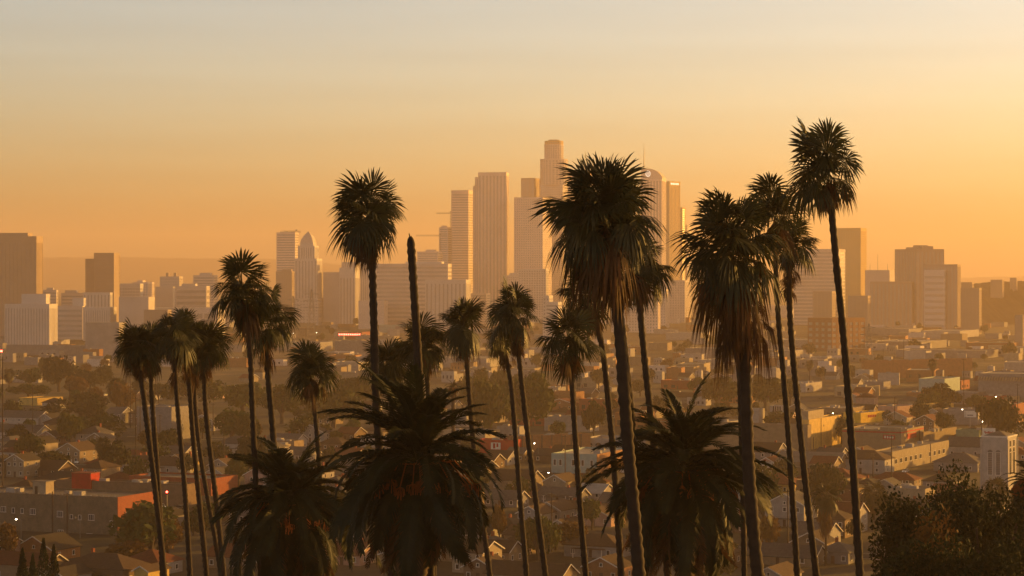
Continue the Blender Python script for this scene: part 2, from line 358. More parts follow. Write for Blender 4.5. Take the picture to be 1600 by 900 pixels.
tower('parking_block', 'pale open framed deck building behind the cluster of four palms', 240, 340, 352, 481, 3000, 12, 'grid', clad='tower_white', cat='building', floor=9, bay=9, fill=.25, pent=False); lm('open framed deck building', 290, 498)
tower('warehouse', 'low dark warehouse under the pale deck building', 225, 262, 268, 484, 2900, 12, 'plain', clad='tower_brown', cat='building', pent=False)

# --- city centre behind the fan palms
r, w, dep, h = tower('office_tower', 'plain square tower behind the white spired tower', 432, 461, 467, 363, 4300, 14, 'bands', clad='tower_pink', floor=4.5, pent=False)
MB().box(-w*.2, w*.45, -1, 1, h+2, h+3).box(-w*.05, w*.0, -1, 1, h, h+2).build('roof_crane', M('steel'), r)
tower('office_block', 'darker brick block at the foot of the plain square tower', 431, 456, 461, 424, 4050, 14, 'grid', clad='tower_brown', cat='building')

def civic_tower():
    d = 3900; u = d/F; root = thing('civic_tower', 'white stepped tower with a pointed pyramid roof and tall slit windows', 'tower', P(480.5, 430, d) - Vector((0,0,H)), 12)
    TAKEN.append((root.location.x, root.location.y, 25))
    g = lambda y: H + (HOR-y)*u
    clad_box(root, 0, 6, 40*u, 34*u, 0, g(466), 'grid', 'glass_tower', 'tower_white', 5, 5, .6, names=('base','base_cladding'))
    clad_box(root, 0, 5, 36*u, 30*u, g(466), g(404), 'ribs', 'glass_tower', 'tower_white', 5, 5.5, .62, names=('lower_shaft','lower_cladding'))
    clad_box(root, 0, 5, 27*u, 24*u, g(404), g(384), 'ribs', 'glass_tower', 'tower_white', 5, 4.2, .6, cap=3, names=('upper_shaft','upper_cladding'))
    clad_box(root, 0, 5, 21*u, 19*u, g(384), g(379), 'plain', 'glass_tower', 'tower_white', cap=1, names=('lantern_base','lantern_cladding'))
    q = 10*u; m = MB(); z = g(379)
    for (a, b, s0, s1) in ((379,374,1.0,.9),(374,368,.9,.58),(368,364,.58,.25),(364,361,.25,.02)):
        m.prism([(-q*s0,5-q*s0),(q*s0,5-q*s0),(q*s0,5+q*s0),(-q*s0,5+q*s0)], g(a), g(b), s1/s0)
    m.build('roof', M('tower_stone'), root)
    for k in range(5):
        window(root, 27*u, 24*u - 10, 'front', 6+k*3.6, g(400), 1.8, 13, fm='tower_white', pm='glass_tower')
civic_tower(); lm('white spired tower', 480, 420)

r, w, dep, h = tower('court_building', 'pale stone court building with tall dark window slots in its taller half', 505, 533, 536, 425, 3900, 10, 'plain', clad='tower_stone', pent=False, cat='building')
clad_box(r, w/2+13.2, -4, 26, 30, 0, h+7, 'ribs', 'glass_tower', 'tower_white', 4, 5, .5, cap=17, names=('slot_wing','slot_cladding'))
clad_box(r, w/2+11, 10, 24, 20, h+7.02, h+16, 'plain', 'glass_tower', 'tower_stone', names=('upper_block','upper_cladding')); lm('slotted court building', 535, 455)
tower('office_tower', 'slim pale tower half hidden by the tall lone palm trunk', 563, 583, 590, 401, 4200, 14, 'ribs', clad='tower_white', cap=4)
r, w, dep, h = tower('office_block', 'very wide block of horizontal sunshade bands behind the bare palm trunk', 587, 700, 706, 412, 3650, 6, 'bands', clad='tower_stone', floor=6.2, fill=.5, pent=False, cat='building')
MB().box(-w*.1, w*.4, -dep*.3, dep*.35, h+.01, h+3).build('penthouse', M('tower_white'), r); lm('wide banded block', 620, 450)
r, w, dep, h = tower('court_building', 'broad white building with a row of slim window slots below the glass towers', 664, 728, 736, 437, 3500, 12, 'ribs', clad='tower_white', bay=6, fill=.6, pent=False, cat='building', cap=6); lm('broad slotted white building', 700, 465)
tower('office_block', 'low stepped rooftop block with a crane behind the wide banded block', 652, 684, 692, 393, 4500, 14, 'bands', clad='tower_pink', cat='building')
tower('office_tower', 'narrow shoulder tower beside the banded square tower', 686, 700, 706, 355, 4700, 14, 'bands', clad='tower_pink')
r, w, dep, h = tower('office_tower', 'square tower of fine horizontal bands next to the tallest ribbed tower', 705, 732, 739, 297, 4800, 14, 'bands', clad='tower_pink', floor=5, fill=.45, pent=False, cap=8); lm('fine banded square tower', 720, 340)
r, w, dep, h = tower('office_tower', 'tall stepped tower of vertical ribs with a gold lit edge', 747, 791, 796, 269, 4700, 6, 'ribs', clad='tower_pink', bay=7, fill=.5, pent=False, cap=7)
clad_box(r, -w/2-3.6, 4, 7, dep*.9, 0, h-9, 'ribs', 'glass_tower', 'tower_pink', 4, 4, .5, names=('first_step','first_cladding'))
clad_box(r, -w/2-9.4, 8, 4.5, dep*.8, 0, h-26, 'ribs', 'glass_tower', 'tower_pink', 4, 3, .5, names=('second_step','second_cladding')); lm('tall stepped tower', 768, 330)
tower('office_block', 'pale low block between the ribbed tower and the wide blunt tower', 790, 815, 820, 430, 4600, 12, 'grid', clad='tower_white', cat='building')
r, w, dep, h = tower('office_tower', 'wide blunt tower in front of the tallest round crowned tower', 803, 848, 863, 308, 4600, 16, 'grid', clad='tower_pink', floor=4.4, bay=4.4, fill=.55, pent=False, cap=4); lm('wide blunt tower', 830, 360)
tower('office_tower', 'flat topped dark tower peeping over the wide blunt tower', 814, 835, 846, 278, 5000, 16, 'grid', clad='tower_brown', floor=5, bay=9, fill=.35, pent=False, cap=5)
r, w, dep, h = tower('office_tower', 'plain tower beyond the tallest palm crown beside the round crowned tower', 884, 916, 925, 267, 5100, 14, 'grid', clad='tower_stone')
r, w, dep, h = tower('apartment_block', 'white gridded flats at the foot of the wide blunt tower', 810, 853, 857, 420, 4100, 12, 'grid', clad='tower_white', cat='building', floor=4, fill=.4, pent=False)

def round_tower():
    d = 5000; u = d/F; root = thing('crowned_tower', 'tallest tower in the skyline with stepped shaft and round glass crown', 'office tower', P(865.5, 430, d) - Vector((0,0,H)), 14)
    TAKEN.append((root.location.x, root.location.y, 35))
    g = lambda y: H + (HOR-y)*u
    def ring(r_, n, z0, z1, bay, core, clad, nm):
        MB().prism([(r_*.97*math.cos(2*math.pi*k/n), r_*.97*math.sin(2*math.pi*k/n)) for k in range(n)], z0, z1-.3).build(nm, M(core), root)
        m = MB()
        for k in range(n):
            a = 2*math.pi*k/n; b = a + 2*math.pi/n*.45
            m.prism([(r_*math.cos(t), r_*math.sin(t)) for t in (a, b)] + [(r_*.93*math.cos(t), r_*.93*math.sin(t)) for t in (b, a)], z0, z1-2.5)
        z = z0
        while z < z1-3:
            m.prism([(r_*.99*math.cos(2*math.pi*k/n), r_*.99*math.sin(2*math.pi*k/n)) for k in range(n)], z, z+1.6); z += 4.6
        m.prism([(r_*1.01*math.cos(2*math.pi*k/n), r_*1.01*math.sin(2*math.pi*k/n)) for k in range(n)], z1-2.5, z1)
        m.build(nm + '_cladding', M(clad), root)
    clad_box(root, 0, 0, 36*u, 34*u, 0, g(290), 'grid', 'glass_tower', 'tower_stone', 4.6, 4.6, .5, names=('base','base_cladding'))
    ring(21.5*u, 24, g(290), g(249), 4, 'glass_tower', 'tower_stone', 'shaft')
    ring(15*u, 24, g(249), g(226), 4, 'glass_tower', 'tower_stone', 'upper_shaft')
    ring(14.6*u, 24, g(226), g(220.5), 4, 'glass_tower', 'tower_gold', 'crown')
    MB().tube([(0,0,g(220.5)),(0,0,g(218.5))], 9*u, 16).build('helipad', M('concrete'), root)
round_tower(); lm('round crowned tallest tower', 866, 280)

def sail_tower():
    d = 4800; u = d/F; yaw = 10; w, dep, c = frame_of(1001, 1034, 1042, d, yaw); root = thing('sail_tower', 'glass tower with curved sail top, round emblem and tall mast', 'office tower', c, yaw)
    TAKEN.append((c.x, c.y, 35)); g = lambda y: H + (HOR-y)*u
    clad_box(root, 0, 0, w, dep, 0, g(280), 'ribs', 'glass_tower', 'tower_pink', 4, 6, .4, names=('wall','cladding'))
    prof = [(-w/2,g(264)),(-w*.1,g(263)),(w*.12,g(265)),(w*.32,g(269)),(w*.5,g(276)),(w*.5,g(280)),(-w/2,g(280))]
    n = len(prof); v = [(p[0],-dep*.42,p[1]) for p in prof] + [(p[0],dep*.42,p[1]) for p in prof]
    MB().add(v, [tuple(range(n)), tuple(reversed(range(n,2*n)))] + [(i,n+i,n+(i+1)%n,(i+1)%n) for i in range(n)]).build('sail_top', M('tower_stone'), root)
    MB().tube([(-w/2*1.0+1.5,0,g(264)-.5),(-w/2+1.5,0,g(240)),(-w/2+1.5,0,g(222))], [1.1,.8,.3], 6).build('mast', M('steel'), root)
    ex, ez = -w*.5+11*u, g(271); k = 20
    ring = MB(); vv = []
    for rr in (6.2, 4.4):
        for y in (-dep*.42-.5, -dep*.42+.1): vv += [(ex+rr*.8*math.cos(2*math.pi*i/k), y, ez+rr*math.sin(2*math.pi*i/k)) for i in range(k)]
    fs = []
    for i in range(k):
        j = (i+1)%k; fs += [(i,j,2*k+j,2*k+i),(i,k+i,k+j,j),(2*k+i,2*k+j,3*k+j,3*k+i)]
    ring.add(vv, fs); ring.box(ex-.8, ex+.8, -dep*.42-.5, -dep*.42+.1, ez-3, ez+3)
    ring.build('emblem', M('sign_glow'), root)
sail_tower(); lm('sail topped tower', 1020, 300)
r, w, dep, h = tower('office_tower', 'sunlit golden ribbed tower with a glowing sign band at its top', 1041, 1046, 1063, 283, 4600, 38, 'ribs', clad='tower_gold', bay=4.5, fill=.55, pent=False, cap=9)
m = MB()
for k in range(9): m.box(w/2+.05, w/2+.5, -dep*.40+k*dep*.085, -dep*.40+k*dep*.085+dep*.06, h-6.5, h-3)
m.build('sign', M('sign_glow'), r); lm('golden tower', 1052, 340)
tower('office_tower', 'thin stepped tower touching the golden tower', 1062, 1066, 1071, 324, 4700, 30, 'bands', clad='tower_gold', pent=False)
tower('office_tower', 'low shoulder tower beyond the thin stepped tower', 1066, 1074, 1081, 351, 4900, 20, 'bands', clad='tower_stone', pent=False)
for (x0, x1, x2, yt, d, st, cl, lb) in [(1003,1040,1046,452,3700,'grid','tower_white','white gridded flats below the sail topped tower'), (1030,1070,1080,438,4100,'grid','tower_stone','tan office block at the foot of the golden tower'),
        (955,1000,1004,470,3400,'grid','tower_white','pale many windowed block behind the two leaning trunks of the biggest palm'), (1010,1028,1032,472,3350,'grid','tower_pink','pink stepped flats under the white gridded flats'),
        (848,858,864,462,2900,'grid','tower_white','narrow white block behind the round headed middle palm'), (852,872,878,472,2800,'bands','tower_white','low white stepped block beside the narrow white block'),
        (700,760,766,458,3800,'bands','tower_stone','long low stone block below the tall stepped tower'), (560,600,606,470,3600,'plain','tower_pink','dim low block at the foot of the slim pale tower')]:
    tower('office_block', lb, x0, x1, x2, yt, d, 12, st, clad=cl, cat='building', pent=False)

# --- towers at the sunny end of the skyline
r, w, dep, h = tower('office_block', 'white banded slab half behind the tall leaning palm', 1240, 1306, 1321, 389, 3900, 24, 'bands', clad='tower_stone', floor=6, fill=.4, pent=False, cat='building'); lm('white banded slab', 1280, 420)
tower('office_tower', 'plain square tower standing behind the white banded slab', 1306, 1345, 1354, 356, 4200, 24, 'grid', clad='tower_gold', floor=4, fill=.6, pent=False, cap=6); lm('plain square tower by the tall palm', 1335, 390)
r, w, dep, h = tower('office_block', 'low brown block with two roof antennas', 1352, 1390, 1399, 422, 3900, 24, 'plain', clad='tower_stone', cat='building', pent=False)
for (a, z) in ((-.1, 26), (.3, 10), (-.42, 9)): MB().tube([(w*a,0,h),(w*a,0,h+z)], [.5,.25], 5).build('antenna', M('steel'), r)
tower('office_block', 'low ribbed block in front of the block with antennas', 1360, 1425, 1432, 440, 3700, 24, 'ribs', clad='tower_tan', bay=6, cat='building', pent=False)
r, w, dep, h = tower('office_tower', 'dark ribbed tower with cluttered roof plant near the sunny horizon', 1398, 1432, 1475, 389, 3700, 64, 'ribs', clad='tower_brown', bay=7, fill=.5, pent=False, cap=4)
for (a, b, c2, z) in ((-.3,.3,.25,3),(-.1,.2,.15,6),(.2,.38,.2,4.5)): MB().box(w*a, w*b, -dep*c2, dep*c2, h+.01+z*.02, h+z).build('penthouse', M('tower_brown'), r)
lm('dark ribbed tower', 1435, 415)
r, w, dep, h = tower('office_tower', 'lower dark block with pale banded front beside the ribbed tower', 1443, 1496, 1501, 413, 3500, 20, 'ribs', clad='tower_brown', bay=5, fill=.5, pent=False)
clad_box(r, -w*.14, -dep/2-5, w*.60, 10, 0, h-8, 'bands', 'glass_tower', 'tower_white', 9, 5, .6, cap=9, names=('front_wing','front_cladding'))
for (x0, x1, x2, yt, d, lb) in [(1502,1519,1522,441,3900,'small flat roofed block on the slope beyond the dark tower'),(1502,1530,1534,450,3300,'long pale terrace block under the ridge'),(1548,1566,1569,437,4150,'long roofed block standing on the ridge'),(1578,1588,1590,434,4200,'square roofed block highest on the ridge'),(1270,1300,1306,455,3300,'row of pale low flats under the white banded slab'),(1325,1356,1360,462,3200,'pale low flats beneath the plain square tower')]:
    tower('apartment_block', lb, x0, x1, x2, yt, d, 24, 'grid', core='tower_brown', clad='tower_tan', cat='building', pent=False, floor=4, bay=5)
tower('brick_warehouse', 'long orange brick warehouse in the haze behind the tall leaning palm', 1262, 1300, 1352, 497, 2560, 50, 'grid', clad='brick_orange', core='glass_tower', cat='building', pent=False, floor=6, bay=8, fill=.5); lm('hazy orange brick warehouse', 1310, 507)
tower('depot', 'dark brick depot at the edge of the hazy plain', 1586, 1598, 1625, 492, 2600, 40, 'plain', clad='tower_brown', cat='building', pent=False)

#@@NEAR
# ------------------------------------------------------------------ nearer buildings of the plain, one by one
r, w, dep, h = block('brick_building', 'long two storey stone and brick building with red brick end wall', 'building', -60, 184, 241, 777, 836, 22, 'brick_grey', 'roof_gravel', rightm='brick_red', units=4); lm('red ended brick building', 150, 800)
ml = w/244.0
for (px, py, ww, hh, b) in [(4,797,1.9,1.7,2),(20,798,1.1,1.6,0),(34,798,1.0,1.6,0),(51,799,2.0,1.8,2),(94,801,2.1,1.8,2),(112,803,1.1,1.3,0),(125,804,1.1,1.5,0),(143,804,2.1,1.8,2),(174,812,1.0,1.8,0),(95,828,2.0,1.5,2),(140,830,2.2,1.2,2)]:
    window(r, w, dep, 'front', (px+60)*ml-ww/2, h-(py+7-775)*.205, ww, hh, bars=b)
for (u, v, ww, hh) in ((.22,h-6.2,1.0,2.2),(.55,h-6.2,1.1,2.4),(.78,h-5.3,.8,1.2)): window(r, w, dep, 'right', u*dep, v, ww, hh)
for k in range(26):
    u = -w/2 + 1.5 + k*(w-3)/25; MB().tube([(u,-dep/2+.9,h-.65),(u,-dep/2+.9,h+.35)], .22, 6).build('roof_vent', M('concrete'), r)
ROOFBRICK = r
rb = thing('rooftop_hut', 'small pale rooftop hut with a sunlit side on the long brick building', 'hut', r.matrix_basis @ Vector((-w/2+(48+60)*ml, -dep/2+7, h-.64)), 22)
MB().box(-2.4,2.4,-2.3,2.3,0,4.0).build('wall', M('stucco_cream'), rb); MB().box(-2.9,2.9,-2.8,2.8,4.003,4.25).build('roof', M('roof_gravel'), rb); MB().box(-1.6,-.6,-2.36,-2.25,.1,2.6).build('door', M('wood_dark'), rb)
r, w, dep, h = block('flat_store', 'long low brown building with a gravel roof behind the brick building', 'building', 84, 290, 310, 757, 790, 24, 'siding_brown', 'roof_gravel', units=7); lm('long gravel roofed building', 250, 745)
rb = thing('red_roof_box', 'tall red windowless box standing behind the brick building parapet', 'rooftop box', G(134, 782) , 22)
dd = dist_of(782); ht = H+(HOR-739)/F*dd; MB().box(-3.9,3.9,-3,3,0,ht).build('wall', M('paint_red'), rb); MB().box(-4.1,4.1,-3.2,3.2,ht+.003,ht+.3).build('cap', M('brick_red'), rb); lm('red box', 134, 755)
r, w, dep, h = block('brick_store', 'brown brick store with a flat roof behind the parked cars', 'building', 200, 330, 372, 748, 775, 24, 'brick_red', 'roof_gravel', units=3)
r, w, dep, h = block('chapel', 'plain white blocky hall behind the four clustered palm trunks', 'building', 214, 268, 300, 636, 688, 24, 'stucco_grey', 'roof_gravel', units=1); lm('plain white hall', 255, 660)
window(r, w, dep, 'right', dep*.5, 6, 1.2, 1.8)
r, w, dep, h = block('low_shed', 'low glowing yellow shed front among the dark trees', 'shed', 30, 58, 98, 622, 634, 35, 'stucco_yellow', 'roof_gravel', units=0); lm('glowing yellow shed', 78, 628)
r, w, dep, h = block('teal_building', 'two storey teal grey building with an orange brick side', 'building', 861, 933, 985, 710, 741, 22, 'stucco_teal', 'roof_pale', rightm='brick_orange'); lm('teal building', 900, 725)
for px in (864, 873, 893, 908, 922): window(r, w, dep, 'front', (px-861)*w/72, 3.2, 1.3, 2.4)
r, w, dep, h = block('white_shed', 'plain white industrial shed behind the thin middle palm trunk', 'warehouse', 850, 922, 936, 652, 675, 24, 'stucco_white', 'roof_gravel', units=2); lm('plain white shed', 890, 663)
MB().box(-w*.42, -w*.36, -dep/2-.1, -dep/2+.2, .1, 3).build('door', M('stucco_yellow'), r)
r, w, dep, h = block('brick_row', 'long orange brick row with pillars and a pale flat roof', 'building', 790, 800, 925, 682, 710, 62, 'brick_orange', 'roof_pale', units=6); lm('orange brick row', 860, 695)
for k in range(8): MB().box(w/2-.05, w/2+.35, -dep/2+k*dep/8-.3, -dep/2+k*dep/8+.3, 0, h+.2).build('pillar', M('siding_brown'), r)
r, w, dep, h = block('red_shop', 'red fronted shop with a white emblem sign beside the orange brick row', 'shop', 745, 803, 815, 688, 712, 20, 'paint_red', 'roof_pale', units=2)
MB().box(-w*.12,w*.14,-dep/2-.12,-dep/2+.02,h-4.2,h-1.2).build('sign', M('sign_white'), r); MB().box(-w*.06,w*.0,-dep/2-.16,-dep/2-.1,h-3.8,h-1.5).box(w*.03,w*.08,-dep/2-.16,-dep/2-.1,h-3.2,h-1.5).build('emblem', M('paint_red'), r)
r, w, dep, h = block('arcade_building', 'white arcaded building with round arches beyond the teal building', 'building', 912, 985, 1010, 686, 706, 22, 'stucco_white', 'roof_gravel', units=1)
for k in range(5): window(r, w, dep, 'front', 1.2+k*w/5.2, .3, w/7.5, 2.0, arch=True, name='arch')
r, w, dep, h = block('flat_block', 'long tan block half hidden by the date palm beneath the thick palm trunk', 'building', 1040, 1262, 1264, 664, 706, 26, 'stucco_tan', 'roof_gravel', units=3)
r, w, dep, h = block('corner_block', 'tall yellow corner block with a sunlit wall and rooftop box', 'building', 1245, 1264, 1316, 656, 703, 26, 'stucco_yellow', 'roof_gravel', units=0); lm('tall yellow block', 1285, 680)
MB().box(-w*.3, w*.42, -dep*.5+.5, dep*-.02, h-.6, h+3.9).build('rooftop_box', M('stucco_cream'), r)
for (u, v, ww, hh) in ((.12,.2,1.0,5.4),(.44,h-4,.7,.8),(.83,h-4,.7,.8),(.82,2,1.6,4.2)): window(r, w, dep, 'right', u*dep, v, ww, hh, fm='stucco_tan')
MB().tube([(w/2+.15,-dep/2+dep*.36,.1),(w/2+.15,-dep/2+dep*.36,h)], .12, 6).build('drainpipe', M('siding_brown'), r)
r, w, dep, h = block('vent_tower', 'pale rooftop sign frame with dark upright slots beside two palm trunks', 'rooftop frame', 1203, 1226, 1232, 634, 664, 26, 'stucco_white', 'roof_gravel', units=0)
for k in range(4): MB().box(-w*.3+k*w*.15, -w*.3+k*w*.15+w*.09, -dep/2-.08, -dep/2+.02, h*.25, h-.4).build('slot', M('glass_dark'), r)
r, w, dep, h = block('white_box', 'small white box house with sunlit side just past the thick palm trunk', 'building', 1166, 1186, 1195, 639, 664, 26, 'stucco_white', 'roof_gravel', units=0)
r, w, dep, h = block('long_flats', 'long white two storey building with a row of sunlit windows', 'building', 1360, 1393, 1488, 706, 737, 27, 'stucco_cream', 'roof_gravel', units=3); lm('long white sunlit building', 1440, 712)
for k in range(11):
    if k == 6: continue
    window(r, w, dep, 'right', dep*(.05+k*.083), 2.9, dep*.042, 1.9, fm='trim_white')
MB().tube([(w/2+.15,-dep/2+dep*.66,.1),(w/2+.15,-dep/2+dep*.66,h)], .14, 6).build('drainpipe', M('steel'), r)
r, w, dep, h = block('market', 'wide store with red stripes and red sign panels on its corner', 'store', 1316, 1408, 1444, 672, 704, 26, 'stucco_tan', 'roof_pale', units=5); lm('red striped store', 1410, 682)
MB().box(-w/2-.05, w/2+.06, -dep/2-.06, dep/2, h-1.5, h-.9).build('red_stripe', M('sign_red'), r); MB().box(w*.15, w/2+.06, -dep/2-.3, -dep/2, h-.6, h+1.1).build('corner_parapet', M('stucco_cream'), r)
for (a, b) in ((.2,.40),): 
    sg_ = MB().box(w*a, w*b, -dep/2-.22, -dep/2-.05, h-4.4, h-2.3).build('sign', M('sign_red'), r)
    mm_ = MB()
    for k in range(4): mm_.box(w*a+w*.02+k*w*.043, w*a+w*.02+k*w*.043+w*.026, -dep/2-.26, -dep/2-.22, h-3.9, h-2.8)
    mm_.build('lettering', M('sign_white'), sg_)
MB().box(w/2+.05, w/2+.22, -dep*.25, dep*.15, h-4.6, h-2.2).build('sign', M('sign_red'), r)
r, w, dep, h = block('tan_store', 'tan walled store continuing behind the red striped store', 'store', 1440, 1443, 1496, 675, 700, 30, 'stucco_tan', 'roof_pale', units=3)
r, w, dep, h = block('green_store', 'low dull green building beside the red striped store', 'building', 1494, 1530, 1538, 672, 698, 26, 'stucco_green', 'roof_gravel', units=1)
r, w, dep, h = block('yellow_market', 'yellow fronted shop strip with red lettering behind the red striped store', 'shop', 1318, 1345, 1382, 645, 661, 40, 'sign_yellow', 'roof_pale', units=3); lm('yellow shop strip', 1365, 652)
m = MB()
for k in range(5): m.box(w/2+.03, w/2+.15, -dep/2+dep*(.3+k*.07), -dep/2+dep*(.345+k*.07), h-2.9, h-1.5)
m.build('lettering', M('sign_red'), r)
r, w, dep, h = block('grey_store', 'broad grey corrugated shed beside the sunlit pink shops', 'warehouse', 1474, 1528, 1536, 640, 664, 20, 'stucco_grey', 'roof_gravel', units=1); lm('grey corrugated shed', 1500, 650)
r, w, dep, h = block('pink_shop', 'pink walled shops with sunlit ends between two street trees', 'shop', 1372, 1402, 1432, 635, 655, 40, 'stucco_pink', 'roof_pale', units=3)
r, w, dep, h = block('orange_shop', 'small bright orange building end beside the grey corrugated shed', 'shop', 1440, 1466, 1490, 632, 648, 40, 'stucco_yellow', 'roof_pale', units=1)
r, w, dep, h = block('depot_shed', 'long pale roofed depot at the far edge with striped awning', 'warehouse', 1530, 1640, 1660, 585, 632, 24, 'stucco_grey', 'roof_pale', units=4); lm('long pale depot', 1570, 605)
m = MB(); 
for k in range(26): m.add([(-w/2+k*w/26,-dep/2-.05,h-2),( -w/2+(k+.55)*w/26,-dep/2-.05,h-2),(-w/2+(k+.55)*w/26,-dep/2-3.2,h-4.2),(-w/2+k*w/26,-dep/2-3.2,h-4.2),(-w/2+k*w/26,-dep/2-.05,h-2.2),( -w/2+(k+.55)*w/26,-dep/2-.05,h-2.2),(-w/2+(k+.55)*w/26,-dep/2-3.2,h-4.4),(-w/2+k*w/26,-dep/2-3.2,h-4.4)], [(0,1,2,3),(7,6,5,4),(0,4,5,1),(2,6,7,3),(1,5,6,2),(0,3,7,4)])
m.build('awning', M('stucco_cream'), r)
r, w, dep, h = block('orange_wall_works', 'very long orange brick works in the middle of the plain', 'building', 1346, 1350, 1522, 563, 592, 62, 'brick_orange', 'roof_gravel', units=4); lm('long orange brick works', 1430, 577)
r, w, dep, h = block('mission_house', 'white house with stepped parapet in the middle of the plain', 'house', 1372, 1405, 1410, 584, 602, 10, 'stucco_white', 'roof_gravel', units=0); lm('stepped white house', 1390, 592)
MB().box(-w*.12, w*.12, -dep/2-.05, -dep/2+.3, h, h+1.4).build('gable', M('stucco_white'), r); MB().box(-.7,.7,-dep/2-.06,-dep/2+.02,.1,3.4).build('door', M('wood_dark'), r)
r, w, dep, h = block('green_flats', 'wide pale green two storey flats behind the palm bushes', 'building', 1436, 1476, 1500, 592, 620, 26, 'stucco_teal', 'roof_gravel', units=0)
for k in range(3): window(r, w, dep, 'front', 2+k*w*.3, 4, 3, 2.2)
r, w, dep, h = block('lilac_depot', 'pale lilac warehouse with a low dome shed below the lattice pylons', 'warehouse', 523, 580, 590, 533, 560, 14, 'stucco_grey', 'roof_pale', units=2); lm('pale lilac warehouse', 550, 545)
r, w, dep, h = block('glass_works', 'long flat building with a pale turquoise roof line behind the bare trunk', 'warehouse', 592, 650, 656, 508, 520, 14, 'stucco_teal', 'roof_pale', units=2)
r, w, dep, h = block('lit_depot', 'dark hall with a glowing red window row beyond the lattice pylons', 'building', 528, 565, 580, 519, 530, 14, 'brick_red', 'roof_gravel', units=0)
m = MB()
for k in range(12): m.box(-w/2+1+k*(w-2)/12, -w/2+1+k*(w-2)/12+1.6, -dep/2-.1, -dep/2+.05, h-4, h-2)
m.build('light_strip', M('lamp_red'), r)
# dun long sheds by the railway, on the open plain
for (x0, x1, x2, yt, yb, wm, rm, lb) in [
    (1195,1300,1330,532,545,'stucco_white','roof_pale','long white shed row beside the tall palm trunk on the plain'),(1180,1236,1262,548,560,'stucco_white','roof_pale','white gabled works beside the twin palm trunks'),
    (1070,1160,1185,545,562,'stucco_grey','roof_pale','pale shed behind the hanging palm skirt'),(1090,1140,1170,563,577,'stucco_white','roof_gravel','white terrace under the hanging palm skirt'),
    (1362,1440,1480,534,546,'stucco_grey','roof_pale','long pale platform roof in the middle distance'),(1400,1540,1560,548,560,'stucco_grey','roof_gravel','dark edged long shed beyond the orange brick works'),
    (1440,1500,1530,517,528,'stucco_white','roof_pale','long low white shed in the hazy plain below the dark tower'),(1330,1420,1440,514,526,'stucco_grey','roof_pale','long grey shed in the haze beyond the tall palm trunk'),
    (1510,1580,1600,536,548,'brick_orange','roof_gravel','faint red brick shed at the edge of the plain'),(640,760,790,560,575,'stucco_white','roof_pale','long white flat roof behind the pair of short palms'),
    (520,560,580,566,580,'stucco_white','roof_pale','white flat roofed works beside the tall lone trunk'),(430,500,520,535,548,'stucco_grey','roof_gravel','low grey shed row behind the short palm'),
    (340,385,395,560,574,'brick_orange','roof_gravel','faint orange brick shed behind the double palm trunks'),(2,60,66,588,598,'stucco_white','roof_pale','long low white shed above the tree line'),
    (10,180,186,540,556,'stucco_grey','roof_pale','long lilac wall in front of the pale blocks'),(120,200,215,558,566,'stucco_white','roof_pale','thin white platform roof above the dark trees'),
    (1040,1095,1110,520,532,'stucco_white','roof_pale','white stepped yards behind the leaning palm trunk'),(860,900,915,530,545,'stucco_grey','roof_gravel','grey works behind the round headed middle palm'),
    (1080,1150,1168,500,512,'stucco_white','roof_pale','pale flat sheds in the haze below the golden tower'),(1180,1260,1280,478,492,'tower_stone','roof_pale','far pale sheds between the twin palms and tall palm'),
    (950,985,992,545,560,'stucco_grey','roof_pale','grey yard shed behind the biggest palm trunk')]:
    block('long_shed', lb, 'shed', x0, x1, x2, yt, yb, 14 if x1 < 1000 else 26, wm, rm, units=2)

def church_tower():
    d = dist_of(768); w, dep, c = frame_of(1534, 1574, 1589, d, 26); h = H + (HOR-684)/F*d
    root = thing('church_tower', 'white church bell tower with two tall louvred arches', 'bell tower', c, 26); TAKEN.append((c.x, c.y, 10))
    MB().box(-w/2, w/2, -dep/2, dep/2, 0, h).build('wall', M('stucco_white'), root)
    for (a, b) in ((-w/2,-dep/2),(w/2,-dep/2),(w/2,dep/2),(-w/2,dep/2)): MB().box(a-.35, a+.35, b-.35, b+.35, 0, h-.6).build('buttress', M('stucco_white'), root)
    MB().box(-w/2-.2, w/2+.2, -dep/2-.2, dep/2+.2, h+.003, h+.5).build('cornice', M('trim_white'), root)
    v = [(-w*.45,-dep*.45,h+.5),(w*.45,-dep*.45,h+.5),(w*.45,dep*.45,h+.5),(-w*.45,dep*.45,h+.5),(0,0,h+2.2)]
    MB().add(v, [(3,2,1,0),(0,1,4),(1,2,4),(2,3,4),(3,0,4)]).build('roof', M('roof_gravel'), root)
    for k in (0, 1):
        u = w*(.24+k*.31); lo = window(root, w, dep, 'front', u, h*.30, w*.19, h*.42, arch=True, pm='shingle_grey', name='louvre')
        m = MB()
        for q in range(12): z = h*.30 + .2 + q*h*.42/12.5; m.box(-w/2+u+.15, -w/2+u+w*.19-.15, -dep/2-.14, -dep/2-.05, z, z+.25)
        m.build('slat', M('stucco_grey'), lo)
        window(root, w, dep, 'right', dep*(.2+k*.36), h*.30, dep*.22, h*.42, arch=True, name='louvre'); window(root, w, dep, 'right', dep*(.2+k*.36), h*.82, dep*.2, h*.12)
church_tower(); lm('white church tower', 1560, 715)

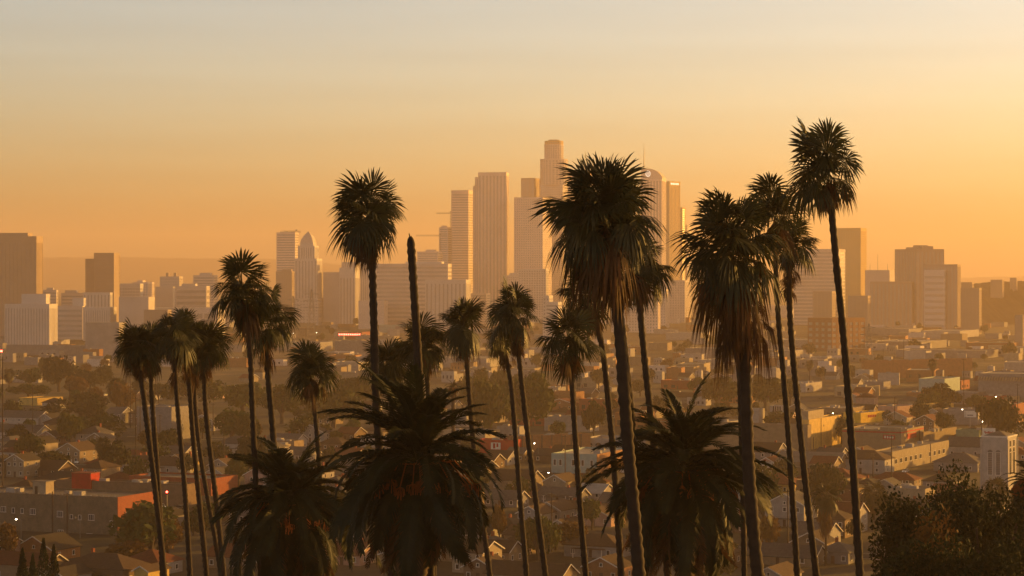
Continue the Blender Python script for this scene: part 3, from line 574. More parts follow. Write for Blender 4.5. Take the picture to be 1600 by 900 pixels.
def sign_on_posts(name, label, px, ytop, ybot, yground, wpx, scribble):
    d = dist_of(yground); c = G(px, yground); root = thing(name, label, 'sign', c, 12); w = wpx/F*d
    z1 = H+(HOR-ytop)/F*d; z0 = H+(HOR-ybot)/F*d
    p = MB().box(-w/2, w/2, -.25, .25, z0, z1).build('panel', M('sign_white'), root)
    if scribble:
        pts = [(-w*.32+i*w*.64/24, -.30, (z0+z1)/2 + (z1-z0)*.22*math.sin(i*1.35)*(.6+.4*math.cos(i*.5))) for i in range(25)]
        MB().tube(pts, .16, 5).build('lettering', M('sign_red'), p)
    else: MB().box(-w*.25, w*.25, -.3, -.25, z0+(z1-z0)*.25, z0+(z1-z0)*.4).build('lettering', M('shingle_grey'), p)
    MB().box(-.35, .35, -.2, .2, 0, z0-.003).build('post', M('concrete'), root)
sign_on_posts('shop_sign', 'white sign board with red script above the church tower', 1545, 669, 683, 712, 20, True)
sign_on_posts('pylon_sign', 'white two panel sign on a thick post by the grey corrugated shed', 1516, 650-8, 652, 668, 18, False)
sign_on_posts('billboard', 'blank white billboard on a post beside the four palms house', 382, 694, 716, 745, 19, False)

#@@HOUSES
# ------------------------------------------------------------------ houses
HOUSES = []
def house(px, py, wpx, lpx_m=None, hpx=None, kind='gable', yaw=GRID, wallm='stucco_cream', roofm='shingle_brown', label=None, near=True, wm=None, lm_=None, hm_=None, rise=None, loc=None, porch=False):
    d = loc.y if loc is not None else dist_of(py); c = loc if loc is not None else G(px, py)
    w = wm or wpx/F*d; l = lm_ or (lpx_m or w*1.2); h = hm_ or (hpx/F*d if hpx else 3.2)
    nm = {'gable':'gabled_house','side':'gabled_house','hip':'hipped_house'}[kind]
    root = thing(nm, label, 'house', c, yaw); TAKEN.append((c.x, c.y, max(w, l)*.55))
    rise = rise or min(w, l)*.27; o = .55; t = .22
    wl = MB().box(-w/2, w/2, -l/2, l/2, 0, h)
    rf = MB(); fs = MB()
    if kind == 'gable':     # ridge runs away from the front
        for s in (-1, 1):
            y = s*l/2; wl.add([(-w/2,y,h),(w/2,y,h),(0,y,h+rise),(-w/2,y-s*.25,h),(w/2,y-s*.25,h),(0,y-s*.25,h+rise)], [(0,1,2),(5,4,3),(0,3,4,1),(1,4,5,2),(2,5,3,0)])
        k = rise/(w/2); e = w/2+o; y0, y1 = -l/2-o, l/2+o
        for s in (-1, 1):
            rf.add([(0,y0,h+rise+.03),(s*e,y0,h-k*o+.03),(s*e,y1,h-k*o+.03),(0,y1,h+rise+.03),(0,y0,h+rise+t),(s*e,y0,h-k*o+t),(s*e,y1,h-k*o+t),(0,y1,h+rise+t)], [(0,1,2,3),(7,6,5,4),(0,4,5,1),(1,5,6,2),(2,6,7,3)])
            fs.add([(0,y0-.06,h+rise-.08),(s*e*1.01,y0-.06,h-k*o-.08),(s*e*1.01,y0-.06,h-k*o+t+.03),(0,y0-.06,h+rise+t+.03),(0,y0-.005,h+rise-.08),(s*e*1.01,y0-.005,h-k*o-.08),(s*e*1.01,y0-.005,h-k*o+t+.03),(0,y0-.005,h+rise+t+.03)], [(0,1,2,3),(7,6,5,4),(0,4,5,1),(1,5,6,2),(2,6,7,3),(3,7,4,0)])
    elif kind == 'side':    # ridge runs along the front
        for s in (-1, 1):
            x = s*w/2; wl.add([(x,-l/2,h),(x,l/2,h),(x,0,h+rise),(x-s*.25,-l/2,h),(x-s*.25,l/2,h),(x-s*.25,0,h+rise)], [(0,1,2),(5,4,3),(0,3,4,1),(1,4,5,2),(2,5,3,0)])
        k = rise/(l/2); e = l/2+o; x0, x1 = -w/2-o, w/2+o
        for s in (-1, 1):
            rf.add([(x0,0,h+rise+.03),(x0,s*e,h-k*o+.03),(x1,s*e,h-k*o+.03),(x1,0,h+rise+.03),(x0,0,h+rise+t),(x0,s*e,h-k*o+t),(x1,s*e,h-k*o+t),(x1,0,h+rise+t)], [(0,1,2,3),(7,6,5,4),(0,4,5,1),(1,5,6,2),(2,6,7,3)])
            fs.add([(x1+.06,0,h+rise-.08),(x1+.06,s*e*1.01,h-k*o-.08),(x1+.06,s*e*1.01,h-k*o+t+.03),(x1+.06,0,h+rise+t+.03),(x1+.005,0,h+rise-.08),(x1+.005,s*e*1.01,h-k*o-.08),(x1+.005,s*e*1.01,h-k*o+t+.03),(x1+.005,0,h+rise+t+.03)], [(0,1,2,3),(7,6,5,4),(0,4,5,1),(1,5,6,2),(2,6,7,3),(3,7,4,0)])
    else:
        a, b = w/2+o, l/2+o; q = min(a, b); z0 = h-.05
        rx, ry = max(a-q, .3), max(b-q, .3)
        v = [(-a,-b,z0),(a,-b,z0),(a,b,z0),(-a,b,z0),(-a,-b,z0+t),(a,-b,z0+t),(a,b,z0+t),(-a,b,z0+t),(-rx,-ry,h+rise),(rx,-ry,h+rise),(rx,ry,h+rise),(-rx,ry,h+rise)]
        rf.add(v, [(3,2,1,0),(0,1,5,4),(1,2,6,5),(2,3,7,6),(3,0,4,7),(4,5,9,8),(5,6,10,9),(6,7,11,10),(7,4,8,11),(8,9,10,11)])
    wl.build('wall', M(wallm), root); ro = rf.build('roof', M(roofm), root)
    if fs.n: fs.build('bargeboard', M('trim_white'), ro)
    if near:
        if random.random() < .4:
            cx_, cy_ = random.uniform(-.3,.3)*w, random.uniform(-.1,.3)*l
            MB().box(cx_-.4, cx_+.4, cy_-.35, cy_+.35, h, h+rise+1.0).build('chimney', M('brick_red'), ro)
        n = 1 if w < 8 else 2
        st = [1.0] if h < 4.8 else [1.0, h-2.1]
        for z in st:
            for k in range(n+1):
                if z == 1.0 and k == 1: continue
                window(root, w, l, 'front', w*(k+.5)/(n+1)-.55, z, 1.2, 1.35)
            for k in range(2): window(root, w, l, 'right', l*(k+.5)/2-.55, z, 1.2, 1.35)
        MB().box(w*(1.5)/(n+1)-w/2-.5, w*(1.5)/(n+1)-w/2+.5, -l/2-.06, -l/2+.02, .05, 2.2).build('door', M('door_paint'), root)
        if kind == 'gable' and rise > 2: window(root, w, l, 'front', w/2-.45, h+.15, .9, .95)
        if porch:
            MB().box(-w*.3, w*.3, -l/2-2.4, -l/2-.65, 2.55, 2.75).build('porch_roof', M(roofm), root)
            for s in (-1, 1): MB().box(s*w*.27-.12, s*w*.27+.12, -l/2-2.3, -l/2-2.06, 0, 2.545).build('porch_post', M('trim_white'), root)
    HOUSES.append(root); return root

EX = [ # px of house centre, row of its foot, width px, height px to the eaves, roof kind, wall, roof, label
 (122,722,42,20,'gable','stucco_tan','shingle_brown','tan gabled house with white edged roof above the red box'),
 (158,700,30,16,'gable','stucco_tan','shingle_grey','small white edged gable peeping behind the tan gabled house'),
 (36,744,34,26,'gable','stucco_cream','shingle_dark','cream gabled house with one small window near the frame edge'),
 (-4,744,28,24,'gable','stucco_cream','shingle_dark','cream gable cut by the edge of the picture'),
 (36,688,80,14,'side','stucco_white','shingle_grey','long white bungalow with grey roof and two trunks before it'),
 (20,706,26,18,'hip','stucco_cream','shingle_grey','small cream house below the long white bungalow'),
 (40,667,74,16,'side','stucco_white','shingle_grey','white two storey row house behind the long bungalow'),
 (80,668,30,14,'gable','stucco_white','shingle_dark','small white gable beside a dark shingled roof'),
 (78,680,22,9,'gable','stucco_white','shingle_dark','tiny white gable under the small white gable'),
 (100,670,50,10,'hip','siding_brown','shingle_dark','dark hipped house beyond the pair of small white gables'),
 (240,738,120,14,'side','stucco_white','shingle_brown','long low brown roofed house behind two crossing palm trunks'),
 (285,736,40,16,'gable','stucco_yellow','shingle_brown','brown house with a sunlit golden gable end among the palm trunks'),
 (355,742,38,16,'gable','stucco_white','shingle_brown','white gabled house with sunlit barge boards beside the billboard'),
 (345,748,30,10,'gable','stucco_white','shingle_grey','low white gabled garage in front of the white house by billboard'),
 (372,708,56,16,'hip','stucco_white','shingle_grey','white house with a big grey hipped roof beyond the four palms'),
 (325,672,40,16,'gable','stucco_white','shingle_grey','white gabled house behind the last trunk of the four palms'),
 (312,660,36,12,'hip','stucco_cream','shingle_brown','cream house on the rise behind the four palms'),
 (275,706,60,8,'hip','stucco_cream','shingle_brown','low brown hipped house under the plain white hall'),
 (448,700,56,14,'side','stucco_white','shingle_grey','grey roofed white house beside the short palm trunk'),
 (495,690,50,16,'gable','stucco_white','shingle_grey','white gabled house behind the smaller date palm fronds'),
 (405,706,40,12,'hip','stucco_tan','shingle_grey','tan hipped house behind the double palm trunks'),
 (105,758,90,8,'hip','siding_brown','shingle_dark','wide dark hipped roof behind the red box'),
 (80,742,60,10,'side','siding_brown','shingle_brown','low brown house between cream gable and dark hipped roof'),
 (45,905,110,26,'side','stucco_tan','shingle_red','wide red brown roof along the bottom edge by the cypresses'),
 (75,872,70,18,'gable','brick_orange','shingle_dark','dark roof with a pale pointed ridge in front of the brick building'),
 (105,918,40,22,'gable','stucco_white','shingle_dark','pale gable front at the bottom edge beside the cypresses'),
 (165,908,120,24,'hip','siding_brown','shingle_brown','very wide dark brown hipped roof at the bottom edge'),
 (237,915,26,26,'gable','stucco_yellow','shingle_brown','small sunlit gable at the bottom edge behind the first palm trunks'),
 (806,764,70,16,'side','stucco_tan','shingle_brown','tan house with wide brown roof between two middle trunks'),
 (822,776,34,14,'gable','brick_orange','shingle_brown','small orange gabled porch house between the two middle trunks'),
 (878,768,36,18,'gable','stucco_cream','shingle_brown','cream gabled house with dark eaves below the teal building'),
 (910,765,70,12,'hip','stucco_tan','shingle_red','red roofed house behind the thin middle trunk'),
 (880,783,70,9,'side','stucco_grey','shingle_grey','grey low roof below the cream gabled house'),
 (930,778,44,10,'side','stucco_white','roof_pale','pale roofed house beside the big date palm'),
 (838,818,40,18,'gable','stucco_white','shingle_brown','white house with sunlit gable just past the leaning middle trunk'),
 (868,812,44,18,'gable','stucco_white','shingle_brown','white house with golden roof slope beside the garden tree'),
 (893,808,36,16,'side','stucco_white','shingle_brown','white side gabled house in line with the golden roofed house'),
 (798,835,44,14,'hip','stucco_white','shingle_dark','white cottage with dark hipped roof under the date palm tips'),
 (885,832,30,14,'gable','stucco_white','shingle_brown','small white gable end under the wide brown roof'),
 (935,868,90,18,'hip','stucco_white','shingle_brown','wide brown hipped roof over white walls by the leaning trunk'),
 (830,915,130,20,'side','stucco_tan','shingle_brown','very wide flat brown roof at the bottom edge between trunks'),
 (950,905,60,22,'gable','brick_orange','shingle_brown','brown roofed shed with orange side at the bottom edge'),
 (770,870,60,16,'hip','stucco_grey','shingle_grey','grey roofed house under the hanging date fronds'),
 (760,905,50,22,'gable','siding_brown','shingle_brown','dark open gabled house frame under the hanging date fronds'),
 (790,790,60,12,'side','stucco_grey','shingle_grey','grey side gabled house at the tip of the date fronds'),
 (1200,722,46,18,'side','stucco_grey','shingle_dark','grey house with a black shingled roof behind the twin trunks'),
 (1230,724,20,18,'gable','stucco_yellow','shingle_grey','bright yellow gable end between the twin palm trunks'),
 (1200,742,60,8,'side','stucco_white','roof_pale','pale low roof in front of the black shingled house'),
 (1270,738,100,18,'side','stucco_tan','roof_gravel','long tan house with a grey roof across the twin trunks'),
 (1210,768,80,14,'hip','stucco_yellow','shingle_red','red tiled house with a sunlit wall behind the twin trunks'),
 (1352,738,78,22,'hip','stucco_white','shingle_brown','white arcaded house with dark brown hipped roof'),
 (1300,756,90,10,'hip','stucco_tan','shingle_red','wide red tiled roof below the long tan house'),
 (1400,758,70,10,'hip','stucco_tan','shingle_red','red tiled roof in front of the white arcaded house'),
 (1358,768,26,14,'hip','stucco_cream','shingle_dark','little cream turret house beside the tall palm trunk'),
 (1388,766,30,10,'gable','stucco_white','shingle_grey','small white porch gable beside the little turret house'),
 (1500,735,70,14,'hip','stucco_grey','shingle_grey','wide grey hipped roof before the long white building'),
 (1512,712,56,16,'side','stucco_white','shingle_grey','white veranda house between long white building and church tower'),
 (1236,820,64,34,'gable','stucco_white','shingle_grey','big white gabled house behind the twin trunks near the bottom'),
 (1318,830,60,30,'side','stucco_white','shingle_red','white house with sunlit red roof behind the short shaggy palm'),
 (1225,880,120,14,'side','stucco_tan','shingle_grey','long grey garage roof near the bottom behind twin trunks'),
 (1310,878,50,18,'hip','stucco_grey','shingle_grey','grey flat hipped shed by the foot of the shaggy palm'),
 (1215,912,50,16,'gable','stucco_white','shingle_brown','white trellised gable at the bottom edge by the twin trunks'),
 (1592,708,30,16,'gable','stucco_cream','shingle_red','red roofed gable house past the church tower'),
 (880,640,50,10,'gable','brick_orange','shingle_red','orange brick house with white edged gable above the plain white shed'),
 (945,640,40,10,'gable','brick_orange','shingle_red','low brick house with white edged gable by the leaning trunk'),
 (1040,645,44,12,'gable','brick_orange','shingle_brown','brick house with white edged gable above the date palm'),
 (1080,632,40,12,'side','stucco_cream','shingle_brown','cream house beyond the tip of the date palm'),
 (1115,622,50,12,'side','stucco_white','shingle_grey','white long house beside the thick palm trunk'),
 (980,655,50,12,'hip','siding_brown','shingle_brown','brown hipped house between the biggest palm trunks'),
 (1350,624,24,12,'side','brick_orange','shingle_red','little red roofed house beside the tall palm trunk'),
 (1590,718,40,10,'hip','stucco_tan','shingle_red','red tiled hall roof behind the church tower'),
]
for e in EX:
    px, py, wp, hp, kd, wm_, rm_, lb = e
    house(px, py, wp, hpx=hp, kind=kd, wallm=wm_, roofm=rm_, label=lb, lm_=random.uniform(9, 14), porch=(random.random() < .3))

# scattered houses and sheds that fill the streets between
AUTO = []    # (root, attribute phrase)
KEEP = [(-30,250,778,866),(250,380,778,800),(850,990,738,762),(1305,1495,735,764),(1250,1322,700,724),(1310,1450,700,712),(1522,1600,760,800),(205,305,686,700)]   # open ground before walls that the photo shows in full
def free(x, y, r):
    qx, qy = proj((x, y, 0))
    for (a, b, c, e) in KEEP:
        if a < qx < b and c < qy < e: return False
    for (a, b, c) in TAKEN:
        if abs(a-x) < r+c and abs(b-y) < r+c and (a-x)**2+(b-y)**2 < ((r+c)*.8)**2: return False
    return True
WALLS = [('stucco_white','white'),('stucco_white','white'),('stucco_cream','cream'),('stucco_tan','tan'),('stucco_grey','grey'),('stucco_pink','pink'),('siding_brown','brown')]
ROOFS = [('shingle_grey','grey'),('shingle_brown','brown'),('shingle_dark','dark'),('shingle_red','red'),('shingle_brown','brown')]
nf = 0; tries = 0
while nf < 46 and tries < 6000:
    tries += 1
    py = random.uniform(602, 800); px = random.uniform(380 if py > 690 else 700, 1620); d = dist_of(py); wpx = random.uniform(44, 105)*(.75 if py < 660 else 1); c = G(px, py)
    if not free(c.x, c.y, wpx/F*d*.40): continue
    wk = random.choice([('stucco_white','white'),('stucco_tan','tan'),('stucco_grey','grey'),('stucco_cream','cream'),('brick_orange','orange brick'),('brick_red','red brick')]); rp = random.choice(['roof_pale','roof_pale','roof_gravel'])
    x2 = px + wpx*.5; x1 = px + wpx*random.uniform(.15,.35)
    r, w, dep, h = block('flat_store', None, 'building', px-wpx*.5, x1, x2, py-random.uniform(4.2,7.5)/d*F, py, GRID, wk[0], rp, units=random.choice([2,3,4,5]))
    for k in range(random.choice([2,3,4])): window(r, w, dep, 'front', w*(.08+.23*k), .9, w*.13, h*.36, fm=wk[0])
    MB().box(-w*.02, w*.02, -dep/2-.05, -dep/2+.02, .05, 2.2).build('door', M('door_paint'), r)
    for k in range(random.choice([0,1,3])): window(r, w, dep, 'right', dep*(.1+.28*k), 1.2, dep*.12, h*.3, fm=wk[0])
    AUTO.append((r, f"flat {wk[1]} store with {'pale' if rp == 'roof_pale' else 'dark'} roof")); nf += 1
tries = 0; nh = 0
while nh < 175 and tries < 9000:
    tries += 1
    py = 590 + 300*random.random()**1.25; d = dist_of(py); px = random.uniform(-20, 1620)
    c = G(px, py); 
    u = c.x*cg - c.y*sg; v = c.x*sg + c.y*cg
    if -7 < (u+1500) % 110 < 18 or (u+1500) % 110 > 103: continue
    v = round(v/21.0)*21 ; X, Y = grid_xy(u, v); c = Vector((X, Y, 0))
    px, py = proj(c)
    if px < 545 and 585 < py < 660 and random.random() < .6: continue
    if 730 < px < 880 and 590 < py < 680: continue
    if not free(c.x, c.y, 6.2): continue
    wk = random.choice(WALLS); rk = random.choice(ROOFS); kd = random.choice(['gable','side','hip','hip','side'])
    nr = py > 660
    r = house(0,0,0, loc=c, kind=kd, yaw=GRID + (90 if random.random() < .15 else 0) + random.uniform(-2,2), wallm=wk[0], roofm=rk[0], near=nr, wm=random.uniform(8,13), lm_=random.uniform(8.5,13), hm_=random.choice([3.0,3.2,3.4,5.6]))
    AUTO.append((r, f"{wk[1]} house with {rk[1]} {'hipped' if kd == 'hip' else 'gabled'} roof")); nh += 1
ns = 0; tries = 0
SH = [('stucco_white','white'),('stucco_grey','grey'),('stucco_white','white'),('stucco_cream','cream'),('brick_orange','orange brick'),('stucco_tan','tan'),('tower_stone','stone coloured'),('stucco_grey','grey')]
while ns < 500 and tries < 30000:
    tries += 1
    py = 474 + 125*random.random()**.9; d = dist_of(py); px = random.uniform(-20, 1620)
    if px < 500 and py > 575: continue
    c = G(px, py); big = random.random()
    wpx = random.uniform(12, 58)*(.5+.5*(py-474)/125); 
    if not free(c.x, c.y, wpx/F*d*.30): continue
    wk = random.choice(SH); hh = random.uniform(5, 9) + (random.uniform(4, 14) if py < 500 and random.random() < .4 else 0)
    yt = py - hh/d*F
    yw = random.choice([12,14,26,26])
    rp = random.choice(['roof_pale','roof_pale','roof_gravel'])
    r, w, dep, h = block('warehouse' if wpx > 30 or ns % 2 else 'low_building', None, 'building', px-wpx*.5, px+wpx*.3, px+wpx*.5, yt, py, yw, wk[0], rp, units=random.choice([0,1,2]) if py > 520 else 0)  # plain low filler buildings; every other small one also takes the warehouse name
    if d < 2600:
        for k in range(random.choice([0,2,3])): window(r, w, dep, 'front', w*(.1+.3*k), h*.35, w*.12, h*.3, fm=wk[0])
    size = 'long' if wpx > 32 else ('tall' if hh > 10 else 'small')
    AUTO.append((r, f"{size} {wk[1]} building with {'pale' if rp == 'roof_pale' else 'dark'} roof")); ns += 1

#@@PLANTS
# ------------------------------------------------------------------ plants
def leafcloud(r, n, radii, size, lumps=9, hollow=.35, flat=1.0):
    """leaf clumps: small bent faces in an uneven crown"""
    cs = r.normal(0, 1, (lumps, 3)); cs /= np.linalg.norm(cs, axis=1)[:, None]; cs *= r.uniform(.35, .72, (lumps, 1)); cs[:, 2] = np.abs(cs[:, 2])*.9 - .2
    rs = r.uniform(.22, .54, lumps)
    k = r.integers(0, lumps, n); dirs = r.normal(0, 1, (n, 3)); dirs /= np.linalg.norm(dirs, axis=1)[:, None]
    rad = rs[k] * (hollow + (1-hollow)*r.random(n)**.5)
    p = (cs[k] + dirs*rad[:, None]) * np.array(radii)
    a = r.normal(0, 1, (n, 3)); a /= np.linalg.norm(a, axis=1)[:, None]; b = np.cross(a, dirs + r.normal(0, .6, (n, 3))); b /= np.linalg.norm(b, axis=1)[:, None] + 1e-9
    s = size * r.uniform(.5, 1.3, n)[:, None]
    v = np.stack([p - a*s, p - b*s*.55, p + a*s, p + b*s*.55], 1).reshape(-1, 3)
    return v, np.arange(4*n).reshape(n, 4)

def np_mesh(name, v, f, m, parent, tris=None):
    me = bpy.data.meshes.new(name)
    me.from_pydata([tuple(x) for x in v.tolist()], [], [tuple(x) for x in f.tolist()] + ([tuple(x) for x in tris.tolist()] if tris is not None else []))
    return link(name, me, m, parent)

EXT = {}
def tree_proto(name, label, m, rx, rz, trunk_h, n, size, seed, lumps=9):
    r = np.random.default_rng(seed)
    root = thing(name, label, 'tree', (0, 0, 0))
    v, f = leafcloud(r, n, (rx, rx*r.uniform(.85,1.1), rz), size, lumps); v[:, 2] += trunk_h + rz*.45
    v[:, 2] = np.maximum(v[:, 2], .3)
    np_mesh('crown', v, f, M(m), root)
    t = MB(); top = trunk_h + rz*.4; t.tube([(0,0,-.3),(.1*rx*.3,0,trunk_h*.6),(0,.1,top)], [rx*.09, rx*.07, rx*.04], 7)
    for k in range(5):
        a = k*1.26 + r.random(); t.tube([(0,0,trunk_h*.7),(math.cos(a)*rx*.3, math.sin(a)*rx*.3, trunk_h+rz*.35),(math.cos(a)*rx*.55, math.sin(a)*rx*.55, trunk_h+rz*.7)], [rx*.05, rx*.035, rx*.012], 5)
    t.build('trunk', M('bark'), root); EXT[root.name] = (max(abs(v[:,0]).max(), abs(v[:,1]).max()), np.percentile(v[:,2], 99.5)); return root

PROTO = []
specs = [('round_tree','leaf_dark',4.5,4.2,2.2,1400,.50,11),('round_tree','leaf_olive',4.5,4.0,2.4,1400,.50,12),('round_tree','leaf_green',4.2,4.4,2.2,1400,.50,10),('round_tree','leaf_rust',4.2,4.0,2.0,1300,.50,11),
         ('broad_tree','leaf_dark',6.5,4.4,2.6,2100,.56,16),('broad_tree','leaf_olive',6.5,4.6,2.6,2100,.56,15),('bushy_tree','leaf_olive',4.0,3.0,.8,1200,.4,8),('bushy_tree','leaf_dark',4.4,3.2,.8,1300,.4,9),('bushy_tree','leaf_rust',3.4,2.8,.8,1000,.38,7)]
for i, s in enumerate(specs):
    PROTO.append((tree_proto(s[0], None, s[1], s[2], s[3], s[4], s[5], s[6], 100+i, s[7]), s)); 
USED = set()
def plant(i, loc, width, height, rz=None):
    o, s = PROTO[i]
    c = o if i not in USED else copy_tree(o)
    USED.add(i)
    c.location = loc; ex = EXT[o.name]; sx = width/(2*ex[0]*.92); c.scale = (sx, sx, height/ex[1]); c.rotation_euler = (0,0,random.uniform(0,6.28)); return c
def plant_px(i, px, ytop, wpx, ybase, label):
    d = dist_of(ybase); c = G(px, ybase); t = plant(i, c, wpx/F*d, (ybase-ytop)/F*d); tag(t, label); TAKEN.append((c.x, c.y, wpx/F*d*.3)); return t
TX = [(4,92,558,66,612,'big dark dome shaped tree below the gold ended white block'),(5,46,576,52,606,'pale olive tree beside the big dark dome tree'),(4,140,579,62,612,'broad tree past the big dark dome tree'),(3,120,588,50,622,'rust coloured tree in front of the dark dome tree'),
 (7,128,614,104,652,'very wide dark bush mass beside the glowing yellow shed'),(7,70,634,60,652,'clipped dark bush row under the glowing yellow shed'),(6,150,648,112,690,'broad mid green bush behind the tan gabled house'),(3,190,598,40,650,'thin rust tree before the first palm pair'),(5,45,600,70,622,'wide olive tree above the glowing yellow shed'),
 (2,362,640,66,694,'bright green tree beyond the four palms'),(5,300,588,100,640,'wide olive tree behind the four palm trunks'),(5,378,600,90,650,'olive tree between the four palms and double palm'),(1,440,602,80,662,'olive tree between the double palm and short palm'),(5,520,612,100,672,'wide olive tree before the big date palm'),(5,550,590,80,640,'far olive tree behind the tall lone trunk'),(6,480,650,80,690,'low olive bush behind the short palm trunk'),
 (5,822,588,118,682,'big olive tree behind the pair of middle trunks'),(5,766,600,84,690,'olive tree beside the thin trunk above the date fronds'),(1,745,590,60,640,'far olive tree above the right date fronds'.replace('right ','')),(0,928,628,44,686,'dark tree beside the plain white shed'),(5,1120,590,70,640,'far olive tree behind the thick palm trunk'),(5,1195,592,70,642,'olive tree behind the twin palm trunks'),
 (6,1216,642,64,668,'low olive bush by the pale rooftop sign frame'),(6,1130,630,60,652,'low green hedge like bush above the date palm'),(0,1437,628,40,662,'small street tree before the pink walled shops'),(0,1387,642,22,668,'little dark tree beside the yellow shop strip'),(4,1561,623,82,698,'big dark round tree above the church tower'),(7,1470,600,70,640,'dark bush group behind the pink walled shops'),(6,1455,612,50,642,'olive bushes under the pale green flats'),
 (1,236,786,120,884,'big olive street tree past the red brick end wall'),(3,196,845,70,892,'rusty shrub tree before the brick end wall'),(1,318,786,66,850,'olive tree between the four leaning trunks'),(3,12,818,46,880,'rust coloured tree at the frame edge below the brick building'),(1,838,812,86,862,'sunlit garden tree between the two middle trunks'),(3,868,822,50,860,'yellowish garden tree under the golden roofed house'),
 (3,1202,806,44,862,'glowing orange bush tree beside the big date palm'),(7,1205,760,50,812,'dark bush beside the red tiled house'),(1,1120,848,80,925,'olive tree at the bottom edge below the big date palm'),(0,770,806,40,842,'dark shrub under the date frond tips'),(3,780,790,30,850,'orange lit tree at the date frond tips'),(1,925,780,50,828,'olive tree beside the thin middle trunk and date palm'),(0,180,690,60,745,'dark tree beside the tan gabled house'),
 (7,30,665,50,700,'dark shrub before the long white bungalow'),(6,240,690,50,722,'olive bush under the plain white hall'),(7,340,690,50,722,'dark bush between the last two trunks of the four palms'),(1,80,705,60,735,'olive shrub under the tan gabled house'),(0,1030,620,40,650,'dark tree above the pointed date fronds'),(5,1030,470,70,498,'hazy dark tree band below the golden tower')]
for t in TX: plant_px(*t)
TN = {0:'dark round tree',1:'olive round tree',2:'green round tree',3:'rust coloured round tree',4:'broad dark tree',5:'broad olive tree',6:'low olive bush',7:'low dark bush',8:'low rust coloured bush'}
ntree = 0; tries = 0
while ntree < 340 and tries < 20000:
    tries += 1
    py = 480 + 396*random.random()**1.6; px = random.uniform(-30, 1630)
    dens = 1.0 if (px < 560 and 545 < py < 690) else (.9 if (720 < px < 900 and 585 < py < 690) else (.6 if py > 690 else .55))
    if random.random() > dens: continue
    if 1020 < px < 1420 and 665 < py < 735 and random.random() < .7: continue
    if 840 < px < 1000 and 650 < py < 745 and random.random() < .7: continue
    c = G(px, py)
    if not free(c.x, c.y, 2.5): continue
    i = int(rng.choice([0,1,2,3,4,5,6,7,8], p=[.16,.2,.08,.08,.1,.14,.1,.08,.06]))
    wd = random.uniform(6, 12) if i not in (4,5) else random.uniform(10, 17)
    t = plant(i, c, wd, wd*random.uniform(.7, 1.1)); TAKEN.append((c.x, c.y, wd*.3))
    AUTO.append((t, TN[i])); ntree += 1
for i in range(len(PROTO)):
    if i not in USED: bpy.data.objects.remove(PROTO[i][0])

# big dark garden trees and shrubs on the near slope
def near_tree(name, label, px, ytop, wpx, d, m, n, size, seed, sq=.75):
    c = P(px, HOR, d); gz = terr(d); top = H + (HOR-ytop)/F*d; h = top-gz; wd = wpx/F*d
    o = tree_proto(name, label, m, wd/2, h*sq*.6, h*(1-sq)*.8, n, size, seed, 16)
    o.location = (c.x, d, gz); ex = EXT[o.name]; o.scale = (wd/2/(ex[0]*.88),)*2 + (h/ex[1],); return o
near_tree('broad_tree','large dark round tree on the near slope below the church tower',1490,748,190,215,'leaf_dark',20000,.17,31)
near_tree('broad_tree','dark rust flecked tree at the foot of the tall leaning palm',1412,778,140,200,'leaf_dark',13000,.15,32)
near_tree('broad_tree','dark tree mass at the bottom corner under the big round tree',1535,768,190,190,'leaf_dark',17000,.15,33)
near_tree('broad_tree','reddish flecked shrub tree between the two dark slope trees',1462,800,110,180,'leaf_rust',2600,.16,34)
near_tree('broad_tree','dark tree cut by the frame edge at the bottom corner',1605,770,120,205,'leaf_dark',12000,.16,35)
near_tree('broad_tree','low dark shrub tree filling the bottom edge before the big round tree',1448,848,170,150,'leaf_dark',15000,.12,36)
near_tree('broad_tree','low dark shrub tree at the bottom corner nearest the frame edge',1560,850,190,150,'leaf_dark',15000,.12,37)
def cypress(label, px, ytop, wpx, d, seed):
    r = np.random.default_rng(seed); gz = terr(d); top = H + (HOR-ytop)/F*d; h = top-gz; w = wpx/F*d
    o = thing('cypress', label, 'tree', (P(px,HOR,d).x, d, gz)); n = 2600
    t = r.random(n)**.8; a = r.random(n)*6.283; rad = (w/2)*np.minimum(1,(1-t)*3.2)**.8*np.sqrt(r.random(n))
    p = np.stack([rad*np.cos(a), rad*np.sin(a), .4 + t*(h-.5)], 1); up = np.stack([r.normal(0,.25,n), r.normal(0,.25,n), np.ones(n)], 1)*r.uniform(.15,.4,n)[:,None]; sd_ = r.normal(0,.07,(n,3))
    v = np.stack([p-sd_, p+sd_, p+up], 1).reshape(-1,3); np_mesh('crown', v, np.arange(3*n).reshape(n,3), M('leaf_dark'), o)
    MB().tube([(0,0,-.3),(0,0,h*.7)], [.18,.05], 6).build('trunk', M('bark'), o)
for k, (px, yt, wp, lb) in enumerate([(35,858,24,'first small cypress tip at the bottom edge from the corner'),(51,866,20,'shortest cypress tip at the bottom edge'),(68,842,26,'tallest dark cypress tip at the bottom edge'),(84,852,22,'cypress tip nearest the pale gable front')]): cypress(lb, px, yt, wp, 300+k*6, 60+k)

